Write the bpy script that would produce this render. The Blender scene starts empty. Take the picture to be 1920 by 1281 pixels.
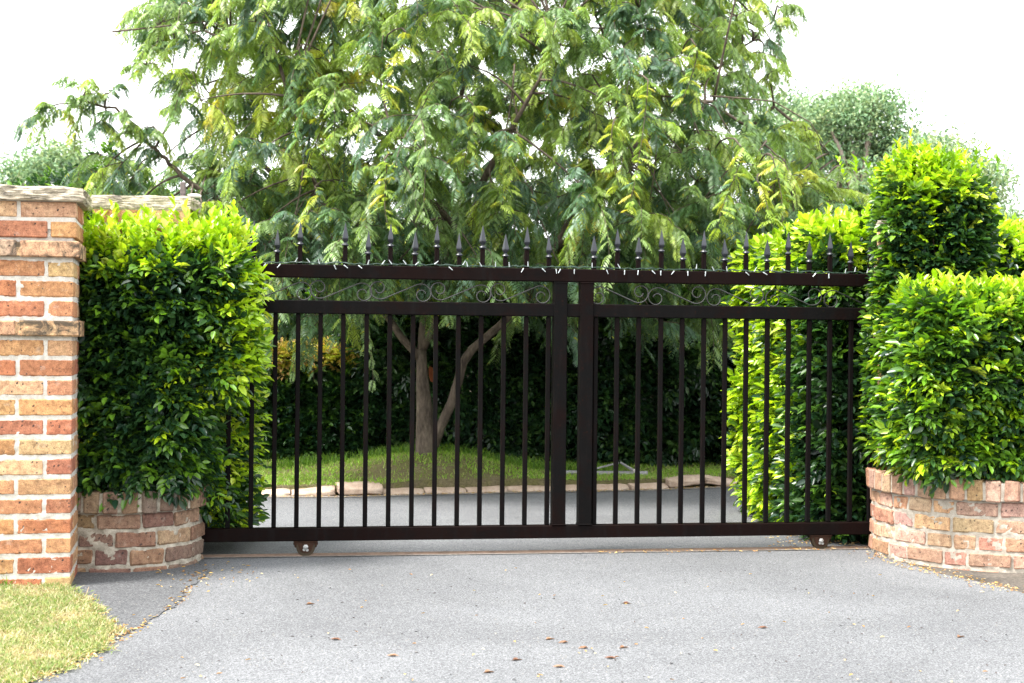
import bpy, bmesh, math, random
import numpy as np
from mathutils import Vector, Matrix
random.seed(7); RNG = np.random.default_rng(7)
PI = math.pi
sc = bpy.context.scene
COL = sc.collection

# ------------------------------------------------------------------ camera model
H = 1.13; F = 2666.7; ROLL = 0.0096
CA, SA = math.cos(ROLL), math.sin(ROLL)
def at(px, py, Y):
    u, v = px-960.0, 640.5-py
    u2, v2 = u*CA - v*SA, u*SA + v*CA
    return Vector((u2/F*Y, Y, H + v2/F*Y))
def gp(px, py, z=0.0):
    u, v = px-960.0, 640.5-py
    u2, v2 = u*CA - v*SA, u*SA + v*CA
    Y = (z-H)*F/v2
    return Vector((u2/F*Y, Y, z))

# ------------------------------------------------------------------ node materials
def new_mat(name):
    m = bpy.data.materials.new(name); m.use_nodes = True
    nt = m.node_tree; nt.nodes.clear()
    out = nt.nodes.new('ShaderNodeOutputMaterial')
    return m, nt, out
def nd(nt, kind, **kw):
    n = nt.nodes.new(kind)
    for k, v in kw.items():
        if k in n.inputs: n.inputs[k].default_value = v
        else: setattr(n, k, v)
    return n
def principled(nt, out, rough=.6, spec=.5, metal=0.0):
    p = nt.nodes.new('ShaderNodeBsdfPrincipled')
    p.inputs['Roughness'].default_value = rough
    p.inputs['Specular IOR Level'].default_value = spec
    p.inputs['Metallic'].default_value = metal
    nt.links.new(p.outputs[0], out.inputs[0])
    return p
def coords(nt, scale=(1,1,1), obj=True):
    tc = nt.nodes.new('ShaderNodeTexCoord'); mp = nt.nodes.new('ShaderNodeMapping')
    mp.inputs['Scale'].default_value = scale
    nt.links.new(tc.outputs['Object' if obj else 'Generated'], mp.inputs[0])
    return mp.outputs[0]
def noise(nt, vec, scale, detail=4, rough=.55, dist=0.0):
    n = nt.nodes.new('ShaderNodeTexNoise')
    n.inputs['Scale'].default_value = scale; n.inputs['Detail'].default_value = detail
    n.inputs['Roughness'].default_value = rough; n.inputs['Distortion'].default_value = dist
    nt.links.new(vec, n.inputs['Vector'])
    return n.outputs[0]
def ramp(nt, fac, stops):
    r = nt.nodes.new('ShaderNodeValToRGB'); el = r.color_ramp.elements
    while len(el) < len(stops): el.new(.5)
    for e, (p, c) in zip(el, stops):
        e.position = p; e.color = (*c, 1) if len(c) == 3 else c
    nt.links.new(fac, r.inputs[0]); return r.outputs[0]
def mix(nt, fac, a, b, mode='MIX'):
    m = nt.nodes.new('ShaderNodeMix'); m.data_type = 'RGBA'; m.blend_type = mode
    def s(i, v):
        if isinstance(v, (int, float)): m.inputs[i].default_value = v
        elif isinstance(v, tuple): m.inputs[i].default_value = (*v, 1)
        else: nt.links.new(v, m.inputs[i])
    s(0, fac); s(6, a); s(7, b); return m.outputs[2]
def bump(nt, p, height, strength=.4, dist=.01):
    b = nt.nodes.new('ShaderNodeBump'); b.inputs['Strength'].default_value = strength
    b.inputs['Distance'].default_value = dist
    nt.links.new(height, b.inputs['Height']); nt.links.new(b.outputs[0], p.inputs['Normal'])
def attr(nt, name='Col'):
    a = nt.nodes.new('ShaderNodeAttribute'); a.attribute_name = name; return a.outputs['Color']

def leaf_material(name, rough=.38, spec=.5, trans=.35, tint=(1.25, 1.35, .5)):
    m, nt, out = new_mat(name)
    c = attr(nt)
    vec = coords(nt)
    c2 = mix(nt, .55, c, ramp(nt, noise(nt, vec, 35, 2), [(.3, (.55, .55, .55)), (.7, (1.25, 1.25, 1.25))]), 'MULTIPLY')
    p = principled(nt, out, rough, spec)
    nt.links.new(c2, p.inputs['Base Color'])
    t = nt.nodes.new('ShaderNodeBsdfTranslucent')
    nt.links.new(mix(nt, 1.0, c2, tint, 'MULTIPLY'), t.inputs[0])
    mx = nt.nodes.new('ShaderNodeMixShader'); mx.inputs[0].default_value = trans
    nt.links.new(p.outputs[0], mx.inputs[1]); nt.links.new(t.outputs[0], mx.inputs[2])
    nt.links.new(mx.outputs[0], out.inputs[0])
    return m
M = {}
M['hedge'] = leaf_material('hedge_leaf', .32, .6, .34)
M['tree'] = leaf_material('fern_leaf', .42, .6, .48, (1.2, 1.25, .6))
M['gum'] = leaf_material('gum_leaf', .55, .4, .3, (1.1, 1.15, .8))
M['grass'] = leaf_material('grass_blade', .55, .3, .35, (1.15, 1.2, .6))
M['litter'] = leaf_material('dry_leaf', .7, .2, .15, (1.1, 1.0, .7))

def bark(name, a, b, sc_=14):
    m, nt, out = new_mat(name); vec = coords(nt, (1, 1, .35))
    n = noise(nt, vec, sc_, 6, .6); n2 = noise(nt, vec, sc_*4, 4, .6)
    p = principled(nt, out, .85, .2)
    nt.links.new(mix(nt, .5, ramp(nt, n, [(.35, a), (.65, b)]), ramp(nt, n2, [(.35, (.5,.5,.5)), (.7, (1.2,1.2,1.2))]), 'MULTIPLY'), p.inputs['Base Color'])
    bump(nt, p, n2, .6, .02); return m
M['bark'] = bark('tree_bark', (.065, .049, .039), (.165, .13, .10))
M['twig'] = bark('hedge_twig', (.03, .022, .015), (.09, .06, .04), 30)
M['gumbark'] = bark('gum_bark', (.25, .19, .16), (.42, .34, .30), 2)

# brick: per brick colour from attribute, firing flashes, iron spots
def brick_mat():
    m, nt, out = new_mat('clay_brick'); vec = coords(nt)
    c = attr(nt)
    big = noise(nt, vec, 12, 5, .68, .9)
    mid = noise(nt, vec, 45, 5, .65)
    fine = noise(nt, vec, 260, 4, .7)
    c1 = mix(nt, ramp(nt, big, [(.40, (0,0,0)), (.58, (.95,.95,.95))]), c, mix(nt, 1.0, c, (1.16,1.24,1.22), 'MULTIPLY'))
    c2 = mix(nt, .75, c1, ramp(nt, mid, [(.32, (.48,.44,.43)), (.52, (1,1,1)), (.72, (1.4,1.38,1.32))]), 'MULTIPLY')
    c3 = mix(nt, .6, c2, ramp(nt, fine, [(.36, (.40,.36,.34)), (.5, (1,1,1)), (.66, (1.4,1.38,1.35))]), 'MULTIPLY')
    v = nt.nodes.new('ShaderNodeTexVoronoi'); v.inputs['Scale'].default_value = 42
    wv = mix(nt, .03, vec, noise(nt, vec, 60, 3), 'ADD'); nt.links.new(wv, v.inputs['Vector'])
    sp = nt.nodes.new('ShaderNodeMath'); sp.operation = 'MULTIPLY'
    nt.links.new(ramp(nt, v.outputs['Distance'], [(.12, (1,1,1)), (.24, (0,0,0))]), sp.inputs[0])
    nt.links.new(ramp(nt, noise(nt, vec, 22, 2), [(.46, (0,0,0)), (.52, (1,1,1))]), sp.inputs[1])
    c4 = mix(nt, sp.outputs[0], c3, (.035, .028, .028))
    # lime bloom smears
    c5 = mix(nt, ramp(nt, noise(nt, vec, 18, 6, .7), [(.58, (0,0,0)), (.78, (.35,.35,.35))]), c4, (.60, .55, .47))
    p = principled(nt, out, .9, .15); nt.links.new(c5, p.inputs['Base Color'])
    hm = mix(nt, .5, mid, fine); bump(nt, p, hm, .8, .008)
    return m
M['brick'] = brick_mat()
def weathered_brick():
    m = M['brick'].copy(); m.name = 'weathered_brick'; nt = m.node_tree
    p = [n for n in nt.nodes if n.type == 'BSDF_PRINCIPLED'][0]
    src = p.inputs['Base Color'].links[0].from_socket
    vec = coords(nt)
    st = ramp(nt, noise(nt, vec, 14, 6, .7, .8), [(.44, (0,0,0)), (.60, (.9,.9,.9))])
    nt.links.new(mix(nt, st, src, (.045, .040, .032)), p.inputs['Base Color'])
    return m
M['brick_dark'] = weathered_brick()
def mortar_mat(name, a, b):
    m, nt, out = new_mat(name); vec = coords(nt)
    p = principled(nt, out, .95, .1)
    n = noise(nt, vec, 30, 6, .65); f = noise(nt, vec, 300, 3, .7)
    c = ramp(nt, n, [(.3, a), (.62, b)])
    nt.links.new(mix(nt, .5, c, ramp(nt, f, [(.35, (.6,.6,.6)), (.6, (1.1,1.1,1.1))]), 'MULTIPLY'), p.inputs['Base Color'])
    bump(nt, p, f, .7, .006); return m
M['mortar'] = mortar_mat('mortar', (.44, .40, .35), (.66, .62, .56))
M['mortar_mid'] = mortar_mat('mortar_mid', (.30, .26, .21), (.50, .45, .38))
M['mortar_old'] = mortar_mat('mortar_old', (.22, .19, .15), (.50, .45, .37))
def stone_mat():
    m, nt, out = new_mat('capping_stone'); vec = coords(nt)
    n = noise(nt, vec, 7, 6, .62, .5); st = noise(nt, coords(nt, (1,1,4)), 24, 6, .7); f = noise(nt, vec, 150, 4, .7)
    c = ramp(nt, n, [(.3, (.16,.14,.12)), (.45, (.42,.36,.27)), (.6, (.55,.48,.38)), (.72, (.30,.27,.16))])
    c = mix(nt, ramp(nt, st, [(.5, (0,0,0)), (.66, (.85,.85,.85))]), c, (.075, .068, .062))
    c = mix(nt, .5, c, ramp(nt, f, [(.3, (.55,.55,.55)), (.7, (1.25,1.25,1.25))]), 'MULTIPLY')
    p = principled(nt, out, .9, .15); nt.links.new(c, p.inputs['Base Color'])
    bump(nt, p, mix(nt, .5, st, f), .9, .012); return m
M['stone'] = stone_mat()
def kerb_mat():
    m, nt, out = new_mat('kerb_sandstone'); vec = coords(nt, obj=True)
    n = noise(nt, vec, 12, 5, .6); f = noise(nt, vec, 120, 4, .7)
    c = ramp(nt, n, [(.3, (.38,.27,.20)), (.6, (.52,.40,.315)), (.75, (.58,.48,.39))])
    c = mix(nt, .6, c, ramp(nt, f, [(.3, (.6,.6,.6)), (.7, (1.2,1.2,1.2))]), 'MULTIPLY')
    p = principled(nt, out, .9, .15); nt.links.new(c, p.inputs['Base Color']); bump(nt, p, f, .6, .01); return m
M['kerb'] = kerb_mat()

def iron_mat(name, rust=.52, dark=(.0035,.0032,.0032)):
    m, nt, out = new_mat(name); vec = coords(nt)
    n = noise(nt, vec, 5, 7, .68, .3); f = noise(nt, vec, 70, 5, .7); s = noise(nt, coords(nt, (1,1,.12)), 26, 4, .6)
    c = mix(nt, ramp(nt, n, [(rust-.10, (0,0,0)), (rust+.10, (1,1,1))]), dark, (.0058, .0025, .0021))
    c = mix(nt, ramp(nt, s, [(.55, (0,0,0)), (.70, (.7,.7,.7))]), c, (.0065, .0055, .0055))
    c = mix(nt, ramp(nt, f, [(.60, (0,0,0)), (.72, (.8,.8,.8))]), c, (.022, .009, .006))
    p = principled(nt, out, .45, .045); nt.links.new(c, p.inputs['Base Color'])
    nt.links.new(ramp(nt, f, [(.3, (.42,.42,.42)), (.7, (.75,.75,.75))]), p.inputs['Roughness'])
    bump(nt, p, f, .35, .003); return m
M['iron'] = iron_mat('black_painted_iron', .56)
M['iron_rust'] = iron_mat('rusting_iron', .44, (.0036,.0027,.0026))
def plain(name, col, rough=.5, spec=.5, metal=0.0, var=.35, sc_=40):
    m, nt, out = new_mat(name); vec = coords(nt)
    p = principled(nt, out, rough, spec, metal)
    nt.links.new(mix(nt, var, col, ramp(nt, noise(nt, vec, sc_, 5, .65), [(.3, (.35,.35,.35)), (.7, (1.3,1.3,1.3))]), 'MULTIPLY'), p.inputs['Base Color'])
    return m
M['spear'] = plain('blue_black_paint', (.014, .016, .022), .38, .5)
M['scroll'] = plain('worn_steel', (.045, .043, .042), .45, .6, .3)
M['rust'] = plain('brown_rust', (.035, .015, .008), .8, .2, 0, .7, 60)
M['zinc'] = plain('galvanised_bolt', (.35, .35, .34), .4, .5, .6)
M['wheel'] = plain('worn_wheel_steel', (.04, .026, .012), .55, .5, .4, .6, 50)
M['track'] = plain('rusty_track_steel', (.17, .115, .085), .6, .4, .2, .5, 30)
M['bulb'] = plain('milky_plastic', (.5, .54, .55), .3, .4, 0, .15)
M['wire'] = plain('dark_green_cable', (.02, .045, .03), .5, .4)
M['grey_metal'] = plain('grey_weathered_metal', (.30, .29, .30), .6, .4, .2, .5, 20)
M['stub'] = plain('brown_grey_metal', (.12, .095, .09), .6, .4, .2, .5)
M['pipe'] = plain('pale_plastic', (.6, .55, .54), .5, .4)
M['pod'] = plain('seed_pod', (.05, .025, .022), .6, .3)

def asphalt():
    m, nt, out = new_mat('asphalt'); vec = coords(nt)
    big = noise(nt, coords(nt, (1, .8, 1)), .55, 5, .55, .8)
    mid = noise(nt, vec, 3, 8, .72)
    f = noise(nt, vec, 140, 5, .85); f2 = noise(nt, vec, 420, 2, .8)
    c = ramp(nt, big, [(.26, (.080,.082,.087)), (.5, (.106,.109,.115)), (.74, (.134,.138,.146))])
    c = mix(nt, .5, c, ramp(nt, mid, [(.3, (.86,.86,.87)), (.7, (1.12,1.12,1.11))]), 'MULTIPLY')
    c = mix(nt, .85, c, ramp(nt, f, [(.37, (.22,.22,.23)), (.48, (.95,.95,.95)), (.60, (2.0,1.98,1.94))]), 'MULTIPLY')
    c = mix(nt, .7, c, ramp(nt, f2, [(.33, (.5,.5,.5)), (.6, (1.2,1.2,1.2))]), 'MULTIPLY')
    va = nt.nodes.new('ShaderNodeTexVoronoi'); va.inputs['Scale'].default_value = 125; nt.links.new(vec, va.inputs['Vector'])
    bw = nt.nodes.new('ShaderNodeRGBToBW'); nt.links.new(va.outputs['Color'], bw.inputs[0])
    c = mix(nt, .6, c, ramp(nt, bw.outputs[0], [(.20, (.50,.50,.51)), (.42, (.94,.94,.94)), (.62, (1.04,1.04,1.04)), (.82, (1.45,1.44,1.42))]), 'MULTIPLY')
    v = nt.nodes.new('ShaderNodeTexVoronoi'); v.inputs['Scale'].default_value = 26; nt.links.new(vec, v.inputs['Vector'])
    c = mix(nt, ramp(nt, v.outputs['Distance'], [(.05, (.8,.8,.8)), (.10, (0,0,0))]), c, (.30,.27,.22))
    p = principled(nt, out, .85, .25); nt.links.new(c, p.inputs['Base Color'])
    bump(nt, p, mix(nt, .5, f, f2), .5, .004); return m
M['asphalt'] = asphalt()
def soil(name, a, b, c3):
    m, nt, out = new_mat(name); vec = coords(nt)
    n = noise(nt, vec, 3, 6, .65); f = noise(nt, vec, 60, 5, .75)
    c = ramp(nt, n, [(.3, a), (.5, b), (.7, c3)])
    c = mix(nt, .8, c, ramp(nt, f, [(.3, (.4,.4,.4)), (.7, (1.5,1.5,1.5))]), 'MULTIPLY')
    p = principled(nt, out, .95, .1); nt.links.new(c, p.inputs['Base Color']); bump(nt, p, f, 1, .02); return m
M['soil'] = soil('bare_soil', (.06,.045,.03), (.11,.085,.06), (.15,.12,.09))
M['lawn'] = soil('lawn_thatch', (.12,.10,.05), (.16,.15,.07), (.13,.15,.05))
M['lawnback'] = soil('mound_thatch', (.16,.125,.085), (.16,.15,.06), (.22,.17,.12))
M['dirt'] = soil('dirty_edge', (.08,.07,.06), (.13,.115,.10), (.19,.165,.14))
M['concrete'] = soil('worn_concrete', (.20,.175,.15), (.28,.25,.22), (.34,.31,.28))

# ------------------------------------------------------------------ object helpers
def tag(o, label=None, cat=None, group=None, kind=None):
    if label: o['label'] = label
    if cat: o['category'] = cat
    if group: o['group'] = group
    if kind: o['kind'] = kind
    return o
def empty(name, loc=(0,0,0), rz=0):
    o = bpy.data.objects.new(name, None); COL.objects.link(o)
    o.location = loc; o.rotation_euler = (0, 0, rz); o.empty_display_size = .1
    return o
def link(name, me, mat=None, parent=None):
    o = bpy.data.objects.new(name, me); COL.objects.link(o)
    if mat is not None and len(me.materials) == 0: me.materials.append(mat)
    if parent: o.parent = parent
    return o
def copy_tree(o, parent=None):
    c = o.copy(); COL.objects.link(c); c.parent = parent
    for ch in list(o.children): copy_tree(ch, c)
    return c
class MB:
    """collects shapes into one mesh"""
    def __init__(s): s.v = []; s.f = []; s.c = []; s.col = (1,1,1)
    def add(s, vs, fs):
        b = len(s.v); s.v += [tuple(p) for p in vs]; s.f += [tuple(i+b for i in f) for f in fs]; s.c += [s.col]*len(vs)
    def box(s, c, d, bev=0.0, M4=None, jit=0.0):
        x, y, z = (d[0]/2, d[1]/2, d[2]/2)
        b = min(bev, x*.9, y*.9, z*.9)
        vs = []; fs = []
        if b <= 0:
            vs = [Vector((sx*x, sy*y, sz*z)) for sz in (-1,1) for sy in (-1,1) for sx in (-1,1)]
            fs = [(0,2,3,1),(4,5,7,6),(0,1,5,4),(2,6,7,3),(0,4,6,2),(1,3,7,5)]
        else:
            idx = {}
            for sx in (-1,1):
                for sy in (-1,1):
                    for sz in (-1,1):
                        for ax in range(3):
                            p = [sx*(x-b), sy*(y-b), sz*(z-b)]; p[ax] = (sx*x, sy*y, sz*z)[ax]
                            idx[(sx,sy,sz,ax)] = len(vs); vs.append(Vector(p))
            for ax in range(3):
                o1, o2 = [a for a in range(3) if a != ax]
                for sgn in (-1,1):
                    q = []
                    for (p1, p2) in ((-1,-1),(1,-1),(1,1),(-1,1)):
                        k = [0,0,0]; k[ax] = sgn; k[o1] = p1; k[o2] = p2
                        q.append(idx[(*k, ax)])
                    flip = (sgn < 0) ^ (ax == 1)
                    fs.append(tuple(reversed(q)) if flip else tuple(q))
            for ax in range(3):                 # edges
                o1, o2 = [a for a in range(3) if a != ax]
                for p1 in (-1,1):
                    for p2 in (-1,1):
                        k0 = [0,0,0]; k0[ax] = -1; k0[o1] = p1; k0[o2] = p2
                        k1 = list(k0); k1[ax] = 1
                        q = (idx[(*k0,o1)], idx[(*k1,o1)], idx[(*k1,o2)], idx[(*k0,o2)])
                        fs.append(q)
            for sx in (-1,1):
                for sy in (-1,1):
                    for sz in (-1,1):
                        fs.append((idx[(sx,sy,sz,0)], idx[(sx,sy,sz,1)], idx[(sx,sy,sz,2)]))
        out = []
        C = Vector(c)
        for p in vs:
            if jit: p = p + Vector((random.uniform(-jit,jit), random.uniform(-jit,jit), random.uniform(-jit,jit)))
            q = p + C
            out.append(M4 @ q if M4 is not None else q)
        s.add(out, fs)
    def tube(s, pts, rad, n=8, cap=True):
        pts = [Vector(p) for p in pts]
        if not isinstance(rad, (list, tuple)): rad = [rad]*len(pts)
        vs = []; fs = []
        up = None
        for i, p in enumerate(pts):
            t = (pts[min(i+1, len(pts)-1)] - pts[max(i-1, 0)])
            if t.length < 1e-9: t = Vector((0,0,1))
            t.normalize()
            if up is None:
                up = t.orthogonal().normalized()
            else:
                up = (up - t*up.dot(t))
                up = up.normalized() if up.length > 1e-6 else t.orthogonal().normalized()
            w = t.cross(up)
            for k in range(n):
                a = 2*PI*k/n
                vs.append(p + (up*math.cos(a) + w*math.sin(a))*rad[i])
        for i in range(len(pts)-1):
            for k in range(n):
                fs.append((i*n+k, i*n+(k+1)%n, (i+1)*n+(k+1)%n, (i+1)*n+k))
        if cap:
            fs.append(tuple(reversed(range(n)))); fs.append(tuple((len(pts)-1)*n+k for k in range(n)))
        s.add(vs, fs)
    def lathe(s, prof, n=12, c=(0,0,0), rot=0.0, M4=None):
        vs = []; fs = []
        for r, z in prof:
            for k in range(n):
                a = rot+2*PI*k/n; p = Vector((c[0]+r*math.cos(a), c[1]+r*math.sin(a), c[2]+z))
                vs.append(M4 @ p if M4 is not None else p)
        m = len(prof)
        for i in range(m-1):
            for k in range(n):
                fs.append((i*n+k, i*n+(k+1)%n, (i+1)*n+(k+1)%n, (i+1)*n+k))
        fs.append(tuple(reversed(range(n)))); fs.append(tuple((m-1)*n+k for k in range(n)))
        s.add(vs, fs)
    def mesh(s, name, mat=None, smooth=False, colors=False):
        me = bpy.data.meshes.new(name); me.from_pydata(s.v, [], s.f); me.validate()
        bm = bmesh.new(); bm.from_mesh(me); bmesh.ops.recalc_face_normals(bm, faces=bm.faces); bm.to_mesh(me); bm.free()
        if mat: me.materials.append(mat)
        if smooth: me.polygons.foreach_set('use_smooth', [True]*len(me.polygons))
        if colors:
            ca = me.color_attributes.new('Col', 'FLOAT_COLOR', 'POINT')
            arr = np.ones((len(s.c), 4), dtype=np.float32); arr[:, :3] = np.array(s.c)
            ca.data.foreach_set('color', arr.ravel())
        return me
    def build(s, name, mat=None, parent=None, smooth=False, colors=False):
        return link(name, s.mesh(name, mat, smooth, colors), None, parent)

def np_mesh(name, V, Q, C=None, mat=None, tris=None):
    me = bpy.data.meshes.new(name)
    V = np.asarray(V, dtype=np.float32)
    nq = len(Q); nt_ = 0 if tris is None else len(tris)
    me.vertices.add(len(V)); me.vertices.foreach_set('co', V.ravel())
    loops = np.concatenate([np.asarray(Q, np.int32).ravel()] + ([np.asarray(tris, np.int32).ravel()] if nt_ else []))
    me.loops.add(len(loops)); me.loops.foreach_set('vertex_index', loops)
    me.polygons.add(nq+nt_)
    st = np.concatenate([np.arange(nq)*4, nq*4+np.arange(nt_)*3]).astype(np.int32)
    me.polygons.foreach_set('loop_start', st)
    me.update(calc_edges=True)
    if C is not None:
        ca = me.color_attributes.new('Col', 'FLOAT_COLOR', 'POINT')
        arr = np.ones((len(V), 4), np.float32); arr[:, :3] = C
        ca.data.foreach_set('color', arr.ravel())
    if mat: me.materials.append(mat)
    return me

# ------------------------------------------------------------------ foliage (numpy)
def nrm(a): return a/np.maximum(np.linalg.norm(a, axis=-1, keepdims=True), 1e-9)
def rnd_unit(n): return nrm(RNG.normal(size=(n, 3)))
def leaves(P, D, N, L, W, C, fold=.25, curl=.15):
    """n leaf blades: two quads each folded on the midrib"""
    n = len(P); D = nrm(D); S = nrm(np.cross(D, N)); N = nrm(np.cross(S, D))
    L = np.broadcast_to(L, (n,))[:, None]; W = np.broadcast_to(W, (n,))[:, None]
    base = P; tip = P + D*L - N*L*curl
    l1 = P + D*L*.30 - S*W*.46 + N*W*fold; r1 = P + D*L*.30 + S*W*.46 + N*W*fold
    l2 = P + D*L*.68 - S*W*.40 + N*(W*fold - L*curl*.4); r2 = P + D*L*.68 + S*W*.40 + N*(W*fold - L*curl*.4)
    V = np.stack([base, l1, l2, tip, r2, r1], axis=1).reshape(-1, 3)
    k = np.arange(n)[:, None]*6
    Q = np.concatenate([k+np.array([[0,1,2,3]]), k+np.array([[0,3,4,5]])], axis=1).reshape(-1, 4)
    return V, Q, np.repeat(C, 6, axis=0)
def leaves4(P, D, N, L, W, C, curl=.15):
    n = len(P); D = nrm(D); S = nrm(np.cross(D, N)); N = nrm(np.cross(S, D))
    L = np.broadcast_to(L, (n,))[:, None]; W = np.broadcast_to(W, (n,))[:, None]
    a = P; m = P + D*L*.5; t = P + D*L - N*L*curl
    V = np.stack([a, m - S*W*.5, t, m + S*W*.5], axis=1).reshape(-1, 3)
    Q = np.arange(n)[:, None]*4 + np.array([[0,1,2,3]])
    return V, Q, np.repeat(C, 4, axis=0)
class Fol:
    def __init__(s): s.V = []; s.Q = []; s.C = []; s.n = 0
    def add(s, V, Q, C):
        s.V.append(V); s.Q.append(Q+s.n); s.C.append(C); s.n += len(V)
    def build(s, name, mat, parent=None):
        me = np_mesh(name, np.concatenate(s.V), np.concatenate(s.Q), np.concatenate(s.C), mat)
        return link(name, me, None, parent)
def fnoise(P, f, seed=0):
    r = np.random.default_rng(seed); v = np.zeros(len(P))
    for i in range(7):
        k = r.normal(size=3)*f*(1+.35*i); ph = r.uniform(0, 6.28)
        v += np.sin(P@k + ph)/(1+.3*i)
    return v/3.2
def rbox(P, c, b, r, rz=0.0):
    q = P - np.array(c)
    if rz:
        ca, sa = math.cos(-rz), math.sin(-rz)
        q = np.stack([q[:,0]*ca - q[:,1]*sa, q[:,0]*sa + q[:,1]*ca, q[:,2]], 1)
    d = np.abs(q) - (np.array(b) - r)
    return np.linalg.norm(np.maximum(d, 0), axis=1) + np.minimum(d.max(axis=1), 0) - r
def ell(P, c, b):
    q = (P - np.array(c))/np.array(b); return (np.linalg.norm(q, axis=1)-1)*min(b)
def grad(f, P, e=.02):
    g = np.zeros_like(P)
    for i in range(3):
        d = np.zeros(3); d[i] = e
        g[:, i] = f(P+d) - f(P-d)
    return nrm(g)
def sample(f, lo, hi, n, d0, d1, keep=None):
    out = []; got = 0
    lo, hi = np.array(lo), np.array(hi)
    for it in range(400):
        P = lo + RNG.random((60000, 3))*(hi-lo)
        d = f(P); m = (d > d0) & (d < d1)
        P = P[m]
        if keep is not None and len(P): P = P[keep(P)]
        out.append(P); got += len(P)
        if got >= n: break
    return np.concatenate(out)[:n]
def sprays(fol, P, N, C, k=7, slen=.10, L=.05, W=.024, up=.25, spread=.55, droop=0.0):
    """pinnate twigs: k leaflets each"""
    n = len(P)
    A = nrm(N*1.0 + rnd_unit(n)*spread + np.array([0,0,up-droop]))
    U = nrm(np.array([0,0,1.0]) + N*.7 + rnd_unit(n)*.45)
    S = nrm(np.cross(A, U)); U = nrm(np.cross(S, A))
    ln = slen*(.6+.8*RNG.random(n))
    sz = (.75+.5*RNG.random(n))
    for i in range(k):
        t = .15+.85*i/(k-1)
        sg = 0.0 if i == k-1 else (1 if i % 2 else -1)
        p = P + A*(ln*(t-.7))[:, None] - np.array([0,0,1.0])*(ln*.25*t*t)[:, None]
        D = A*(.55 if sg else 1.0) + S*sg*.85 + rnd_unit(n)*.22 - np.array([0,0,.18])
        Nn = U + rnd_unit(n)*.35
        ls = L*sz*(.8+.4*RNG.random(n))*(1.0 if sg else 1.1)
        cc = np.clip(C*(.8+.4*RNG.random((n,1))), 0, 1)
        fol.add(*leaves(p, D, Nn, ls, ls*W/L, cc, .22, .12))
def pick(n, cols, probs):
    idx = RNG.choice(len(cols), size=n, p=np.array(probs)/sum(probs)); return np.array(cols)[idx]

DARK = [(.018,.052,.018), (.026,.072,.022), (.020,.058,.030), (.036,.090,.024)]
MID = [(.060,.140,.022), (.090,.190,.022), (.045,.115,.028)]
YOUNG_OR_SUNLIT = [(.28,.46,.012), (.42,.58,.02), (.34,.52,.03), (.50,.60,.06)]

def hedge(name, f, lo, hi, n_shell, n_fill, colfun, leaf=.05, parent=None, keep=None, k=7, slen=.10, mat='hedge', upl=.25, wr=.48, d_out=.015):
    fol = Fol()
    P = sample(f, lo, hi, n_shell, -.10, d_out, keep); N = grad(f, P)
    sprays(fol, P, N, colfun(P, N, f(P)), k, slen, leaf, leaf*wr, upl)
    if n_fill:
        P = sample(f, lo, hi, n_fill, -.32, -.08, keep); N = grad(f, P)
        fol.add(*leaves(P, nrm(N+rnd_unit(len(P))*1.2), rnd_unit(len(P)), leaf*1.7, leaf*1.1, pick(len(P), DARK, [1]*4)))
    return fol.build(name, M[mat], parent)
def shoots(fol, pts, height, cols, leaf=.045, n=9, lean=.3):
    """upright new shoots rising above a clipped top"""
    m = len(pts)
    A = nrm(np.array([0,0,1.0]) + rnd_unit(m)*lean); h = height*(.4+.8*RNG.random(m))
    C = pick(m, cols, [1]*len(cols))
    for i in range(n):
        t = (i+1)/n; ang = i*2.4 + RNG.random(m)*6.28
        S = np.stack([np.cos(ang), np.sin(ang), .35+0*ang], 1)
        p = pts + A*(h*t)[:, None]
        D = S*(1.1-t*.6) + A*(.3+t*.7)
        ls = leaf*(.7+.6*RNG.random(m))
        fol.add(*leaves(p, D, A+rnd_unit(m)*.3, ls, ls*.5, C*(.85+.3*RNG.random((m,1))), .2, .2))

# ------------------------------------------------------------------ world, sun, camera
SUN = Vector((-.42, -.24, .88)).normalized()
elev = math.asin(SUN.z); rot = math.atan2(SUN.x, SUN.y)
w = bpy.data.worlds.new('World'); sc.world = w; w.use_nodes = True
nt = w.node_tree; nt.nodes.clear()
wo = nt.nodes.new('ShaderNodeOutputWorld'); bg = nt.nodes.new('ShaderNodeBackground')
sky = nt.nodes.new('ShaderNodeTexSky'); sky.sky_type = 'NISHITA'; sky.sun_disc = False
sky.sun_elevation = elev; sky.sun_rotation = rot; sky.air_density = 1.6; sky.dust_density = 6; sky.ozone_density = 1
hs = nt.nodes.new('ShaderNodeHueSaturation'); hs.inputs['Saturation'].default_value = .25
nt.links.new(sky.outputs[0], hs.inputs['Color'])
cl = mix(nt, .6, hs.outputs[0], (9.5, 9.8, 10.0))      # even bright cloud cover
nt.links.new(cl, bg.inputs[0]); bg.inputs[1].default_value = .115
nt.links.new(bg.outputs[0], wo.inputs[0])
sl = bpy.data.lights.new('sun', 'SUN'); sl.energy = 2.4; sl.angle = math.radians(16); sl.color = (1, .96, .90)
so = bpy.data.objects.new('sun', sl); COL.objects.link(so)
so.rotation_euler = SUN.to_track_quat('Z', 'Y').to_euler(); so.location = SUN*30

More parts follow.
